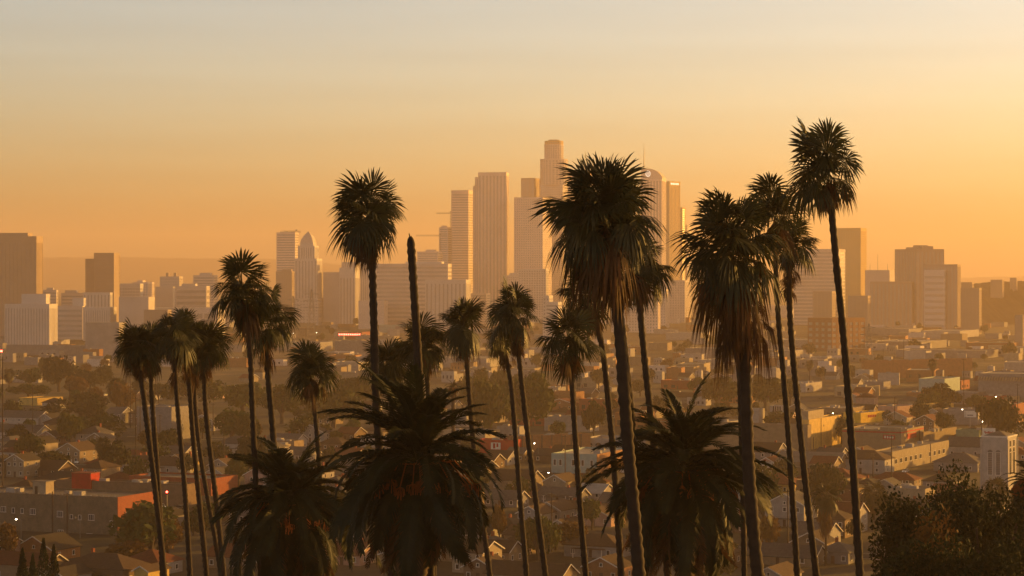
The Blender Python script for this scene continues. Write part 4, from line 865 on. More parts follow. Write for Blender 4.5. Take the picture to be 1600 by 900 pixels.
# --- fan palms
def fan_leaf(r, Rb, A, nseg, droop, Lp, bp=0.0, fold=.25):
    """a fan blade at the end of its stalk, stalk along +x; the blade nods down by bp and folds along its middle"""
    a = np.linspace(-A, A, nseg); da = a[1]-a[0]; V = []; Fq = []; Ft = []
    ln = Rb*(1 - .22*(np.abs(a)/A)**2)*r.uniform(.88, 1.10, nseg); cb, sb = math.cos(bp), math.sin(bp)
    def at(x, y, z, k):
        z -= abs(y)*fold + .10*x*abs(x)/Rb
        V.append((Lp + x*cb + z*sb, y, -x*sb + z*cb, k))
    for i in range(nseg):
        b = len(V); L = ln[i]; j = r.normal(0, .05)
        for (q, hw) in ((.06,.5),(.60,.5),(.82,.23)):
            for s in (-1, 1):
                an = a[i] + s*da*hw + j*q; zz = (.03*L*(1 if (i % 2) else -1) if q > .5 else 0)
                at(L*q*math.cos(an), L*q*math.sin(an), zz, max(0, q-.5)*2)
        at(L*math.cos(a[i]+j), L*math.sin(a[i]+j), 0, 1.0)
        Fq += [(b, b+1, b+3, b+2), (b+2, b+3, b+5, b+4)]; Ft.append((b+4, b+5, b+6))
    b = len(V); t = .024*Rb
    V += [(0,-t,0,0),(0,t,0,0),(Lp+.1*Rb*cb,t*.6,-.1*Rb*sb,0),(Lp+.1*Rb*cb,-t*.6,-.1*Rb*sb,0),(0,0,t,0),(Lp+.1*Rb*cb,0,t*.6-.1*Rb*sb,0)]
    Fq += [(b,b+1,b+2,b+3),(b,b+3,b+5,b+4),(b+1,b+4,b+5,b+2)]
    return np.array(V), np.array(Fq), np.array(Ft), droop

class Fronds:
    def __init__(s): s.v = []; s.q = []; s.t = []; s.n = 0
    def put(s, leaf, az, el, roll, org, rnd):
        V, Fq, Ft, droop = leaf
        ca, sa, ce, se, cr, sr = math.cos(az), math.sin(az), math.cos(el), math.sin(el), math.cos(roll), math.sin(roll)
        ex = np.array([ca*ce, sa*ce, se]); ey = np.array([-sa, ca, 0.0]); ez = np.cross(ex, ey)
        y2 = ey*cr + ez*sr; z2 = -ey*sr + ez*cr
        w = V[:, :1]*ex + V[:, 1:2]*y2 + V[:, 2:3]*z2 + np.array(org)
        L = np.abs(V[:, 0]).max()
        w[:, 2] -= droop*L*V[:, 3]**1.6
        s.v.append(w); s.q.append(Fq + s.n); s.t.append(Ft + s.n); s.n += len(V)
    def build(s, name, m, parent):
        return np_mesh(name, np.concatenate(s.v), np.concatenate(s.q), m, parent, np.concatenate(s.t))

def trunk_mesh(path, rad, r, n=10, step=.26, rough=.09):
    path = [np.array(p, float) for p in path]; pts = []
    # dense points on a smooth line through the given ones
    seg = np.cumsum([0] + [np.linalg.norm(path[i+1]-path[i]) for i in range(len(path)-1)]); T = np.arange(0, seg[-1], step)
    Pm = np.array(path); X = np.stack([np.interp(T, seg, Pm[:, k]) for k in range(3)], 1)
    k = 9; Xp = np.pad(X, ((k,k),(0,0)), 'edge'); ker = np.ones(2*k+1)/(2*k+1); X = np.stack([np.convolve(Xp[:, c], ker, 'valid') for c in range(3)], 1)
    f = T/seg[-1]; rr = (rad*(1.04 - .20*np.clip(f*1.2,0,1)) if not hasattr(rad,'__len__') else np.interp(f, np.linspace(0,1,len(rad)), rad))
    rr = rr*(1 + rough*np.where(np.arange(len(T)) % 2, 1, -1) + r.normal(0, rough*.5, len(T)))
    return X, rr

def fan_palm(label, gx, top, hw, skirt_y, d, path, wpx, seed, green=30, dead=34, shag=.14):
    r = np.random.default_rng(seed); u = d/F; rc = hw*1.26*u; gy = top + hw*1.29
    base_y = HOR + (H - terr(d))/u
    pts = [(gx, gy)] + [p for p in path if p[1] > gy+6]
    (xa, ya), (xb, yb) = pts[-2], pts[-1]; pts.append((xb + (xb-xa)/(yb-ya)*(base_y-yb)*.7, base_y + 6))
    W3 = [P(x, y, d) for x, y in pts][::-1]; base = W3[0].copy()
    root = thing('fan_palm', label, 'palm tree', (base.x, base.y, terr(d)), 0, 'tall fan palms on the near slope')
    o = Vector((base.x, base.y, terr(d)))
    X, rr = trunk_mesh([p - o for p in W3], wpx*u/2, r)
    MB().tube([Vector(x) for x in X], list(rr), 10).build('trunk', M('palm_trunk'), root, smooth=True)
    g = W3[-1] - o
    below = (W3[-2] - W3[-1]).normalized()
    fr = Fronds(); Rb = rc*.58; Lp = rc*.52; off = r.random()*6.28; lean = r.random()*6.28; la = r.uniform(.06,.30); top_t = r.uniform(74, 84); low_t = r.uniform(92, 114)
    green = int(green*r.uniform(.85, 1.15))
    for i in range(green):
        t = (i+.5)/green; el = R(top_t - low_t*t + r.normal(0, 12)); az = off + i*2.39996 + r.normal(0, .5)
        if r.random() < .06: continue
        k = r.uniform(.82, 1.12)*(1 + la*math.cos(az-lean)); lp = Lp*(r.uniform(.30, .75) if r.random() < .38 else r.uniform(.8, 1.08)); bp = R(4 + 38*t + r.normal(0, 16) + (45 if r.random() < .10 else 0))
        lf = fan_leaf(r, Rb*k, r.uniform(1.5, 2.2), 32, r.uniform(.02,.10) + .34*t*t, lp, bp, r.uniform(.05,.6))
        fr.put(lf, az, el, r.normal(0, .6), (g.x + r.normal(0,.06), g.y + r.normal(0,.06), g.z + .3 - t*.7), r)
    for i in range(9):      # young leaves and old stalks close round the heart
        az = r.random()*6.28; k = r.uniform(.55, .85)
        lf = fan_leaf(r, Rb*k, r.uniform(1.2, 2.0), 24, .05, Lp*r.uniform(.05,.35), R(r.uniform(-10, 30)), r.uniform(.1,.6))
        fr.put(lf, az, R(r.uniform(5, 75)), r.normal(0, .8), (g.x, g.y, g.z + r.uniform(-.1, .35)), r)
    fr.build('crown', M('palm_leaf'), root)
    sk = Fronds(); L = max(.3, (skirt_y - gy)*u - Rb*.95)
    for i in range(dead):
        t = r.random()**1.2; q = g + below*(.25 + t*L); az = r.random()*6.283; k = (r.uniform(.5, .85) if shag < .2 else r.uniform(.65, 1.0))*(1-.2*t)
        el = R(-70 - 15*min(1,t*1.5) + r.normal(0, 7)) if r.random() > shag else R(r.uniform(-50, -8))
        lf = fan_leaf(r, Rb*k, r.uniform(.3, .95), 13, r.uniform(.2,.5) + 1.1*shag*(el > -.9), Lp*k*(.30 if el < -.9 else .85), R(r.uniform(0,25)), r.uniform(.3,1.0))
        sk.put(lf, az, el, r.normal(0, .8), (q.x, q.y, q.z), r)
    sk.build('skirt', M('palm_dead'), root)
    return root

PALMS = [
 ('tall lone palm beside the bare headless trunk',578,264,60,425,137,[(582,415),(584,500),(586,600),(592,700),(600,800),(612,900)],14,dict(green=25)),
 ('taller palm of the overlapping pair behind the smaller date palm',378,393,49,525,160,[(390,520),(393,600),(397,700),(402,800),(408,900)],10,{}),
 ('shorter palm of the overlapping pair above the smaller date palm',420,442,44,572,168,[(414,540),(422,620),(430,720),(437,820),(444,900)],11,{}),
 ('outermost palm of the close pair over the red brick end wall',212,497,36,602,225,[(222,598),(232,680),(242,760),(250,830),(257,900)],10,{}),
 ('inner palm of the close pair over the red brick end wall',237,499,33,594,235,[(235,590),(240,660),(245,720),(250,800),(254,900)],9,{}),
 ('first palm of the bunched four, nearest the close pair',270,482,35,608,222,[(275,605),(281,680),(288,750),(293,830),(297,900)],9,{}),
 ('tallest palm of the bunched four',289,478,37,612,228,[(296,600),(301,680),(308,750),(316,830),(323,900)],9,{}),
 ('hidden middle palm of the bunched four with the most slanted trunk',306,502,32,612,238,[(303,620),(311,700),(321,760),(334,830),(346,900)],8,{}),
 ('last palm of the bunched four, nearest the overlapping pair',322,498,34,604,226,[(318,600),(325,680),(334,750),(343,830),(350,900)],9,{}),
 ('short palm alone between the smaller date palm and the tall lone palm',485,530,39,622,205,[(489,615),(494,660),(497,700),(500,745),(504,900)],9,{}),
 ('low palm half behind the trunk of the tall lone palm',604,520,37,602,222,[(610,600),(616,700),(620,900)],9,{}),
 ('low palm just behind the bare headless trunk',664,490,38,588,220,[(668,590),(672,700),(678,900)],9,{}),
 ('palm rising from the far side of the big middle date palm',722,463,37,562,218,[(729,555),(734,630),(741,710),(752,800),(766,900)],9,{}),
 ('taller of two touching palms beside the round headed palm',804,435,42,566,188,[(812,570),(822,660),(832,740),(842,820),(853,900)],9.5,{}),
 ('lower of two touching palms beside the round headed palm',781,492,29,582,200,[(797,575),(803,650),(809,730),(815,810),(823,900)],9,{}),
 ('round headed palm with a tidy brown skirt and thin trunk',889,478,47,586,165,[(893,580),(897,660),(903,740),(908,820),(916,900)],10,{}),
 ('biggest palm crown, in front of the sail topped tower',944,236,84,478,110,[(964,460),(972,560),(978,660),(987,760),(999,900)],21,dict(green=46, dead=60, shag=.30)),
 ('smaller palm crown tucked beside the biggest crown by the golden tower',1003,366,44,466,150,[(997,455),(1003,520),(1010,590),(1018,660),(1030,780),(1044,900)],12,{}),
 ('shaggy palm under the outer side of the biggest crown',914,412,40,528,172,[(937,505),(946,580),(953,650),(960,730),(971,900)],11,{}),
 ('palm hidden behind the biggest crown, its trunk beside the thick one',955,310,50,480,132,[(976,540),(984,620),(990,700),(997,780),(1008,900)],12,{}),
 ('thick trunked palm with a long ragged hanging skirt',1142,290,74,560,115,[(1160,480),(1164,540),(1166,620),(1168,700),(1173,800),(1185,900)],21,dict(green=42, dead=85, shag=.40)),
 ('thin trunked palm hidden behind the long ragged skirt',1122,372,46,530,150,[(1154,545),(1157,640),(1160,740),(1163,900)],9,{}),
 ('tallest of the twin palms, leaves spread over the ragged palm',1210,266,52,400,150,[(1214,480),(1224,580),(1232,680),(1239,790),(1246,900)],10,dict(green=25)),
 ('lower of the twin palms with the more slanted trunk',1234,336,38,480,160,[(1232,470),(1240,570),(1250,670),(1261,780),(1276,900)],11,{}),
 ('tallest palm of all, standing clear beside the plain square tower',1293,190,62,328,125,[(1299,320),(1307,420),(1318,520),(1326,620),(1334,740),(1344,900)],13,dict(green=25)),
]
for k, p in enumerate(PALMS):
    fan_palm(*p[:8], 200+k, **p[8])
lm('bunched four palms', 300, 600); lm('close palm pair', 225, 600); lm('overlapping palm pair', 400, 560); lm('short lone palm', 485, 575); lm('tall lone palm', 580, 480); lm('round headed palm', 890, 540); lm('biggest palm trunk', 975, 580); lm('ragged skirted palm', 1165, 600); lm('twin palm trunks', 1235, 600); lm('tallest palm trunk', 1322, 560)

def bare_trunk():
    d = 131; r = np.random.default_rng(5); pts = [(640,351),(642,380),(646,440),(652,540),(657,620),(663,720),(668,820),(673,900)]; u = d/F
    base_y = HOR + (H-terr(d))/u; pts.append((681, base_y+6)); W3 = [P(x,y,d) for x,y in pts][::-1]; o = Vector((W3[0].x, d, terr(d)))
    root = thing('bare_palm_trunk', 'bare headless palm trunk with a blunt rounded top', 'dead palm', o, 0)
    X, rr = trunk_mesh([p-o for p in W3], [.27,.25,.23,.22,.22,.22,.22], r); rr[-1] = .07; rr[-2] = .16; rr[-3] = .20
    MB().tube([Vector(x) for x in X], list(rr), 10).build('trunk', M('palm_trunk'), root, smooth=True)
    m = MB()
    for k in range(60):
        i = len(X)-1-int(r.integers(0, 40)); a = r.random()*6.28; p = Vector(X[i]); q = Vector((math.cos(a), math.sin(a), 0)); s = Vector((-q.y, q.x, 0))*.04; rd = rr[i]
        m.add([p+q*rd*.9-s, p+q*rd*.9+s, p+q*(rd+.05)+Vector((0,0,.2))], [(0,1,2)])
    m.build('leaf_stub', M('palm_trunk'), root)
bare_trunk(); lm('bare headless trunk', 655, 480)

# --- date palms
def pinnate(r, L, curve, nl=46, fold=.55, wl=.42, sag=.0):
    """a feather frond along +x; returns verts with arc"""
    V = []; Fq = []; Ft = []
    t = np.linspace(0, 1, 15); ang = -curve*t**1.3; dx = np.cos(ang); dz = np.sin(ang)
    X = np.concatenate([[0], np.cumsum((dx[:-1]+dx[1:])/2)/14])*L; Z = np.concatenate([[0], np.cumsum((dz[:-1]+dz[1:])/2)/14])*L
    for i in range(15):
        wd = .055*(1-t[i]) + .008; V += [(X[i], -wd, Z[i], 0), (X[i], wd, Z[i], 0), (X[i], 0, Z[i]-wd, 0)]
    for i in range(14):
        b = i*3; Fq += [(b,b+3,b+4,b+1),(b+1,b+4,b+5,b+2),(b+2,b+5,b+3,b)]
    for j in range(nl):
        s = .12 + .87*j/(nl-1); x = np.interp(s, t, X); z = np.interp(s, t, Z); a = np.interp(s, t, ang)
        ll = wl*(math.sin(math.pi*min(1, s*.85+.12))**.6)*r.uniform(.85, 1.1)
        for sd_ in (-1, 1):
            b = len(V); fw = .55 + .35*s; out = math.cos(fold + r.normal(0,.12)); up = math.sin(fold*.8 + r.normal(0,.15))
            ux = (math.cos(a), math.sin(a)); nx_ = (-math.sin(a), math.cos(a))
            tx = x + ll*(fw*ux[0] + up*.5*nx_[0]); tz = z + ll*(fw*ux[1] + up*.5*nx_[1]); ty = sd_*ll*out
            h = .0075*L
            mx_ = x*.45+tx*.55; mz = z*.45+tz*.55; my = ty*.55
            V += [(x-h*ux[0], 0, z-h*ux[1], 0),(x+h*ux[0],0,z+h*ux[1],0),(mx_+h*1.6*ux[0],my,mz+h*1.6*ux[1],.1),(mx_-h*1.6*ux[0],my,mz-h*1.6*ux[1],.1),(tx,ty,tz-ll*.32,.3)]
            Fq.append((b,b+1,b+2,b+3)); Ft.append((b+3,b+2,b+4))
    return np.array(V), np.array(Fq), np.array(Ft), 0.0

def date_palm(label, cx, cy, d, Lpx, tw, seed, n=96, ndead=36):
    r = np.random.default_rng(seed); u = d/F; L = Lpx*u; gz = terr(d); g = P(cx, cy, d)
    root = thing('date_palm', label, 'palm tree', (g.x, d, gz), 0, None); hz_ = g.z - gz
    X, rr = trunk_mesh([(0,0,-.4),(.05,0,hz_*.5),(0,0,hz_+.3)], [tw*1.1,tw*.9,tw*.95,tw*1.5,tw*1.3], r, rough=.1, step=.16)
    MB().tube([Vector(x) for x in X], list(rr), 14).build('trunk', M('date_trunk'), root, smooth=True)
    fr = Fronds(); wind = r.random()*6.283
    for i in range(n):
        t = (i+.5)/n; el = R(86 - 134*t**.9 + r.normal(0, 9)); az = i*2.39996 + r.normal(0,.3); k = r.uniform(.80,1.14)*(.80+.22*min(1,t*2))*(1+.12*math.cos(az-wind))
        lf = pinnate(r, L*k, r.uniform(.55,1.35) + .5*math.cos(max(el,0)), wl=L*.15, nl=54)
        fr.put(lf, az, el, r.normal(0,.25), (math.cos(az)*tw*.6*t, math.sin(az)*tw*.6*t, hz_ + .5 - t*.9), r)
    fr.build('crown', M('date_leaf'), root)
    sk = Fronds()
    for i in range(ndead):
        el = R(r.uniform(-78,-40)); az = r.random()*6.283; k = r.uniform(.75, .98)
        lf = pinnate(r, L*k, r.uniform(.3,.6), wl=L*.11, fold=.9, nl=38); sk.put(lf, az, el, r.normal(0,.5), (math.cos(az)*tw*.8, math.sin(az)*tw*.8, hz_ - r.uniform(.3, 1.3)), r)
    sk.build('skirt', M('date_dead'), root)
    m = MB()
    for i in range(26):
        az = r.random()*6.283; q = Vector((math.cos(az), math.sin(az), 0)); b = Vector((0,0,hz_-.1)); l2 = r.uniform(.28,.50)*L
        m.tube([b+q*tw*.7, b+q*(tw+l2*.5)+Vector((0,0,.15)), b+q*(tw+l2*.85)+Vector((0,0,-.35*l2))], [.05,.045,.03], 5)
        e = b+q*(tw+l2*.85)+Vector((0,0,-.35*l2))
        for k in range(16): 
            w_ = e + Vector(r.normal(0,.14,3)) + Vector((0,0,-.2)); m.tube([e, w_, w_+Vector((0,0,-.28))], [.012,.02,.03], 4)
    m.build('fruit_stalk', M('date_fruit'), root)
    return root
date_palm('big middle date palm with reddish heart behind the bare trunk', 652, 722, 127, 172, .52, 41)
date_palm('dark date palm with a spiky upright top below the biggest palms', 1068, 735, 131, 162, .50, 42)
date_palm('smaller date palm under the overlapping pair of fan palms', 452, 786, 160, 136, .50, 43, n=84)
date_palm('date palm cut by the frame edge beside the church tower', 1612, 752, 190, 48, .42, 44, n=46, ndead=16)
date_palm('far little date palm in the haze above the big date fronds', 708, 606, 800, 16, .45, 45, n=40, ndead=10)
lm('middle date palm', 650, 720); lm('spiky date palm', 1068, 740); lm('smaller date palm', 450, 790)

# small fan palms down in the town
def town_palm(label, px, ytop, wpx, ybase, seed, skirt, d=None):
    r = np.random.default_rng(seed); d = dist_of(ybase) ; z0 = 0.0
    c = G(px, ybase); rc = wpx/2/F*d*1.15; hgt = (ybase-ytop)/F*d - rc*.9
    root = thing('fan_palm', label, 'palm tree', (c.x, c.y, z0), 0, 'small fan palms down in the town')
    MB().tube([(0,0,-.2),(.1,0,hgt*.5),(0,0,hgt)], [.38,.3,.3], 8).build('trunk', M('palm_trunk'), root, smooth=True)
    fr = Fronds(); sk = Fronds()
    for i in range(26):
        t = (i+.5)/26; fr.put(fan_leaf(r, rc*.58, 1.9, 14, .05+.3*t, rc*.5, R(10+40*t), .3), i*2.4+r.normal(0,.2), R(82-115*t), r.normal(0,.3), (0,0,hgt+.2-.4*t), r)
    for i in range(34):
        z = r.random()*skirt/F*d; sk.put(fan_leaf(r, rc*.55, .8, 8, .4, rc*.25), r.random()*6.28, R(-60+r.normal(0,10)), r.normal(0,.7), (0,0,hgt-z), r)
    fr.build('crown', M('palm_leaf'), root); sk.build('skirt', M('palm_dead'), root)
for k, a in enumerate([('shaggy short palm with a fat brown skirt between twin and tallest trunks',1290,755,48,884,61,40),('squat palm beside the little turret house',1365,752,44,812,62,4),('small palm at the foot of the church tower',1556,745,42,812,63,6),('small palm beside the tan gabled house',160,682,26,745,64,6),('slender far palm beside the tall palm trunk',1265,562,14,600,65,3),('slender far palm over the long orange brick works',1457,560,16,598,66,3),('far palm before the gold ended white block',14,575,20,612,67,3),('far rust tinted palm beside the close palm pair',182,588,34,640,68,6)]): town_palm(*a)

#@@SMALL
# ------------------------------------------------------------------ poles, lamps, cars, pylons, cranes
def util_pole(px, ytop, ybase, label, arms=1):
    d = dist_of(ybase); c = G(px, ybase); h = (ybase-ytop)/F*d
    root = thing('utility_pole', label, 'utility pole', c, GRID, 'wooden utility poles in the town'); MB().tube([(0,0,0),(0,0,h)], [.24,.17], 7).build('pole', M('pole_wood'), root)
    for k in range(arms):
        ca = MB().box(-1.3,1.3,-.22,-.1,h-.6-k*1.1,h-.42-k*1.1).build('crossarm', M('pole_wood'), root)
        m = MB()
        for s in (-1.1,-.5,.5,1.1): m.tube([(s,-.16,h-.415-k*1.1),(s,-.16,h-.22-k*1.1)], .05, 5)
        m.build('insulator', M('steel'), ca)
    return root
for a in [(4,560,800,'pole at the frame edge before the long white bungalow',1),(51,600,690,'tall pole before the long white bungalow',1),(109,600,690,'pole with light box before the wide dark bush',2),(212,620,750,'pole before the long gravel roofed building',1),(204,560,668,'thin pole beside the close palm pair crown',1),(219,610,690,'pole just before the plain white hall',1),
          (250,648,692,'short pole with a crossarm before the plain white hall',1),(333,630,680,'pole beside the last of the bunched four trunks',1),(350,680,738,'golden lit thin pole beside the sunlit gable',0),(383,685,748,'pole beside the blank white billboard',2),(105,770,838,'pole standing before the long brick building wall',1),(82,768,838,'thin pole before the brick building among bare shrubs',0),(883,680,752,'tall rusty pole before the teal building',1),(862,770,862,'pole rising from the sunlit garden tree',1),
          (790,640,668,'pole with crossarm among the olive trees',1),(1393,680,762,'dark tall pole before the long white building',1),(1398,620,690,'rusty pole before the red striped store',1),(1437,672,698,'slim pole before the red sign panels',0),(1364,708,745,'pole before the white arcaded house',2),(1196,670,700,'small pole before the tan block by the date palm',1),(1506,560,652,'tall pole before the pale green flats',1),(1534,630,705,'dark pole beside the white script sign',1),
          (1231,765,868,'thin pole between the two twin trunks near the bottom',1),(1334,800,850,'pole beside the white house with the red roof',1),(1090,580,622,'pole above the tip of the spiky date palm',1),(1125,610,640,'pole beside the ragged skirted palm trunk',1),(1072,480,520,'far thin pole in the haze below the golden tower',0),(1412,530,575,'thin pole in the middle of the hazy plain',0),(1380,545,590,'pale thin pole by the stepped white house',0),(1590,600,665,'pole before the long pale depot at the edge',1),(478,510,545,'slim pole under the lattice pylons',0),(735,520,560,'thin pole behind the palm beyond the date palm',0)]:
    util_pole(*a)

def street_lamp(px, ytop, ybase, label, m='lamp_light', size=.22):
    d = dist_of(ybase); c = G(px, ybase); h = (ybase-ytop)/F*d
    root = thing('street_lamp', label, 'street lamp', c, GRID, 'lit street lamps')
    MB().tube([(0,0,0),(0,0,h-.3),(-.4,0,h+.25),(-1.6,0,h+.3)], [.11,.08,.06,.05], 6).build('pole', M('steel'), root)
    hd = MB().box(-2.2,-1.5,-.2,.2,h+.17,h+.4).build('lamp_head', M('steel'), root); MB().prism([(-1.85+size*math.cos(k*.785),size*math.sin(k*.785)) for k in range(8)], h-.12, h+.165, 1.2).build('lens', M(m), hd)
for a in [(33,812,842,'glowing lamp against the wall of the long brick building'),(841,693,722,'glowing lamp before the orange brick row'),(864,739,765,'glowing lamp beside the corner of the teal building'),(800,737,760,'lamp glowing beside the parked white van'),(1307,646,676,'lamp glowing over the roof of the tall yellow block'),(1541,659,705,'bright lamp below the big round tree by the script sign'),(1561,620,650,'bright lamp on the yard of the long pale depot'),(460,521,545,'first of two bright lamps at the foot of the lattice pylons'),(497,520,545,'second bright lamp past the lattice pylons'),(1509,640,668,'low lamp beside the two panel sign'),(125,810,842,'unlit arched lamp before the brick building')]:
    street_lamp(*a, **({'m':'steel'} if 'unlit' in a[3] else {}))

def traffic_light(px, ytop, ybase):
    d = dist_of(ybase); c = G(px, ybase); h = (ybase-ytop)/F*d; root = thing('traffic_light', 'red traffic light past the red brick end wall', 'traffic light', c, 0)
    MB().tube([(0,0,0),(0,0,h-.9)], .12, 6).build('pole', M('steel'), root); b = MB().box(-.35,.35,-.3,.3,h-.897,h+.5).build('housing', M('rubber'), root)
    MB().prism([(.34*math.cos(k*.785),.34*math.sin(k*.785)) for k in range(8)], 0, .15).build('lens', M('lamp_red'), b); l = b.children[0]; l.rotation_euler = (R(90),0,0); l.location = (0,-.3,h+.1)
traffic_light(261, 769, 800)
for (px, yt, yb, lb) in [(2,549,575,'red signal lamp at the frame edge below the gold ended white block')]:
    d = dist_of(yb); c = G(px, yb); h = (yb-yt)/F*d; root = thing('signal_lamp', lb, 'signal', c, 0); MB().tube([(0,0,0),(0,0,h-.5)], .2, 6).build('pole', M('steel'), root); MB().box(-.9,.9,-.4,.4,h-.497,h+1.0).build('lamp', M('lamp_red'), root)

def make_car(paint, label):
    root = thing('parked_car', label, 'car', (0,0,0)); 
    prof = [(-2.2,.35),(2.2,.35),(2.25,.75),(1.3,.92),(.7,1.42),(-1.1,1.45),(-1.9,.95),(-2.25,.85)]; n = len(prof)
    v = [(x,-.85,z) for x,z in prof] + [(x,.85,z) for x,z in prof]
    MB().add(v, [tuple(range(n)), tuple(reversed(range(n,2*n)))] + [(i,n+i,n+(i+1)%n,(i+1)%n) for i in range(n)]).build('body', M(paint), root)
    MB().add([(.72,-.72,1.36),(1.22,-.72,.98),(1.22,.72,.98),(.72,.72,1.36),(.74,-.72,1.40),(1.26,-.72,1.0),(1.26,.72,1.0),(.74,.72,1.40)], [(0,1,2,3),(7,6,5,4),(0,4,5,1),(1,5,6,2),(2,6,7,3),(3,7,4,0)]).build('windscreen', M('glass_dark'), root)
    for s in (-1, 1): MB().add([(-1.5,s*.87,.98),(1.05,s*.87,.98),(.62,s*.87,1.34),(-1.05,s*.87,1.36),(-1.5,s*.8,.98),(1.05,s*.8,.98),(.62,s*.8,1.34),(-1.05,s*.8,1.36)], [(0,1,2,3),(7,6,5,4),(0,4,5,1),(1,5,6,2),(2,6,7,3),(3,7,4,0)]).build('side_window', M('glass_dark'), root)
    for x in (-1.4, 1.4):
        for s in (-1, 1): MB().tube([(x,s*.70,.33),(x,s*.9,.33)], .33, 12).build('wheel', M('rubber'), root)
    for s in (-.6, .6): MB().box(2.2,2.27,s-.16,s+.16,.55,.72).build('headlight', M('sign_glow'), root)
    return root
cw = make_car('car_white', None); cd = make_car('car_dark', None); cr_ = make_car('car_red', None); usedc = set()
def car(proto, px, py, yaw, label, scale=1.0):
    o = proto if proto.name not in usedc else copy_tree(proto); usedc.add(proto.name)
    o.location = G(px, py); o.rotation_euler = (0,0,R(yaw)); tag(o, label, 'car', 'parked cars'); o.scale = (scale,)*3
    return o
CL = [(cw,322,794,20,'white car nearest the bunched four trunks in the parked row'),(cw,338,793,20,'second white car of the parked row by the four trunks'),(cd,350,792,20,'dark car between white cars of the parked row'),(cw,360,791,20,'white car past the last trunk of the bunched four'),(cw,372,790,20,'white car of the parked row nearest the smaller date palm'),
 (cd,268,797,-30,'dark car by the red traffic light'),(cd,283,796,-30,'dark car waiting beyond the red traffic light'),(cw,252,794,-60,'pale car facing out beside the red brick end wall'),(cw,798,742,25,'white car parked before the red fronted shop'),(cr_,808,744,25,'red car parked before the red fronted shop'),(cw,818,741,25,'white car beside the leaning middle trunk'),(cd,845,742,25,'dark car by the corner of the teal building'),
 (cd,1478,695,-75,'dark car with lit lamps beside the low green building'),(cd,42,772,10,'dark car behind the rooftop hut'),(cw,1350,690,30,'white car in the yard of the red striped store')]
for a in CL: car(*a)

ncar = 0; tries = 0; CARS = []
while ncar < 70 and tries < 4000:
    tries += 1
    k = random.randrange(0, 20); u = -1500 + 110*k + random.choice([1.3, 9.7]); v = random.uniform(640, 1500); x, y = grid_xy(u, v)
    if y < 620: continue
    px, py = proj((x, y, 0))
    if not (-10 < px < 1610 and py < 905): continue
    if any((x-q[0])**2 + (y-q[1])**2 < 49 for q in CARS): continue
    if any((x-a)**2 + (y-b)**2 < (c*.8)**2 for a, b, c in TAKEN): continue
    pr, nm_ = random.choice([(cw,'white'),(cw,'white'),(cd,'dark'),(cd,'dark'),(cr_,'red')]); c = copy_tree(pr); c.location = (x, y, .02); c.rotation_euler = (0, 0, R(90-GRID) + (math.pi if random.random() < .5 else 0)); c['group'] = 'cars parked along the streets'
    CARS.append((x, y)); AUTO.append((c, nm_ + ' car parked along a street')); ncar += 1

def pylon(px, ytop, ybase, label):
    d = dist_of(ybase); c = G(px, ybase); h = (ybase-ytop)/F*d; root = thing('lattice_pylon', label, 'pylon', c, 8)
    m = MB(); b = h*.09; L = [(s, t) for s in (-1,1) for t in (-1,1)]
    lev = [0,.15,.3,.45,.58,.7,.8,.9,1.0]; wd = [b*(1-.85*q) for q in lev]
    for (s, t) in L: m.tube([(s*wd[i], t*wd[i], h*lev[i]) for i in range(len(lev))], .28, 4)
    for i in range(len(lev)-1):
        for t in (-1, 1):
            m.bar((-wd[i],t*wd[i],h*lev[i]), (wd[i+1],t*wd[i+1],h*lev[i+1]), .22); m.bar((wd[i],t*wd[i],h*lev[i]), (-wd[i+1],t*wd[i+1],h*lev[i+1]), .22)
            m.bar((t*wd[i],-wd[i],h*lev[i]), (t*wd[i+1],wd[i+1],h*lev[i+1]), .22)
    m.build('lattice_tower', M('steel'), root)
    for q, l in ((.62,.16),(.76,.19),(.9,.15)):
        a = MB(); a.bar((-h*l,0,h*q),(0,0,h*q+h*.035),.25); a.bar((h*l,0,h*q),(0,0,h*q+h*.035),.25); a.bar((-h*l,0,h*q),(h*l,0,h*q),.3); a.build('crossarm', M('steel'), root)
pylon(487, 452, 528, 'taller lattice pylon before the white spired tower'); pylon(458, 462, 528, 'lattice pylon half behind the overlapping palm pair'); lm('lattice pylons', 475, 490)
pylon(1358, 505, 580, 'faint lattice pylon in the haze beyond the tallest palm')

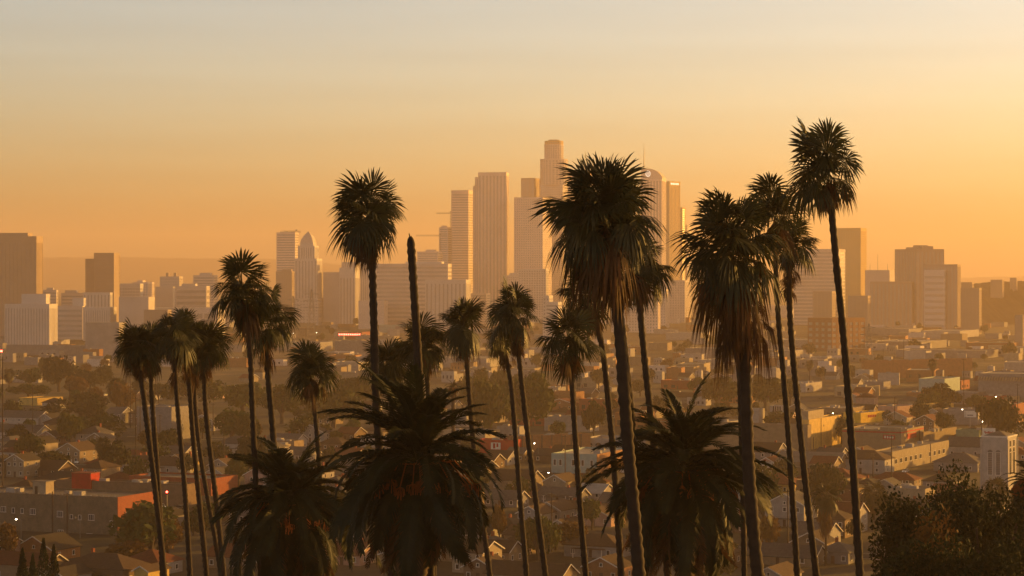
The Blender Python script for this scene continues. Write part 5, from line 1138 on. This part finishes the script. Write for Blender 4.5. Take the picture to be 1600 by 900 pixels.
def crane(px, yjib, d, xl, xr, label):
    u = d/F; c = P(px, HOR, d); root = thing('tower_crane', label, 'crane', (c.x, d, 0), 0); z = H+(HOR-yjib)*u
    m = MB()
    for s in (-.8,.8):
        for t in (-.8,.8): m.tube([(s,t,0),(s,t,z)], .3, 4)
    for k in range(int(z/6)): m.bar((-.8,-.8,k*6),(.8,-.8,k*6+6),.25)
    m.build('mast', M('steel'), root); j = MB(); a, b = (xl-px)*u, (xr-px)*u
    j.box(a,b,-.5,.5,z+.01,z+.9); j.box(a,b,-.3,.3,z+2.2,z+2.6)
    n = 14
    for k in range(n): j.bar((a+(b-a)*k/n,0,z+.9),(a+(b-a)*(k+.5)/n,0,z+2.2),.25)
    j.build('jib', M('steel'), root); MB().box(-1.5,1.5,-1.2,1.2,z+2.65,z+5).build('cab', M('steel'), root)
crane(688, 369, 4600, 650, 698, 'slim tower crane beside the narrow shoulder tower'); crane(704, 334, 5000, 682, 707, 'higher tower crane half behind the banded square tower')
crane(463, 363, 4400, 438, 470, 'small crane over the plain square tower by the spire')

#@@LABELS
# ------------------------------------------------------------------ single out the look-alikes by the landmark they stand nearest
bpy.context.view_layer.update()
ORD = ['nearest','second nearest','third nearest','fourth nearest','fifth nearest','sixth nearest','seventh nearest','eighth nearest','ninth nearest','tenth nearest']
used_l = set(); by = {}
for o, ph in AUTO: by.setdefault(ph, []).append(o)
for ph, objs in by.items():
    pos = {o.name: proj(o.location) for o in objs}
    for o in objs:
        p = pos[o.name]
        best = None
        for (phr, lx, ly) in LM:
            dd = math.hypot(p[0]-lx, (p[1]-ly)*1.5)
            rank = sum(1 for q in objs if q is not o and math.hypot(pos[q.name][0]-lx, (pos[q.name][1]-ly)*1.5) < dd)
            lab = f"{ph} {ORD[rank]} to the {phr}" if rank < len(ORD) else None
            if lab and lab not in used_l and len(lab.split()) <= 16:
                sc = dd + rank*60
                if best is None or sc < best[0]: best = (sc, lab)
        lab = best[1] if best else ph + ' far from the other landmarks'
        used_l.add(lab)
        cat = 'car' if ' car ' in ph else 'tree' if 'tree' in ph or 'bush' in ph else ('house' if 'house' in ph else 'building')
        tag(o, lab, cat, {'car':'cars parked along the streets','tree':'trees of the town','house':'houses of the town','building':'low buildings on the plain'}[cat])
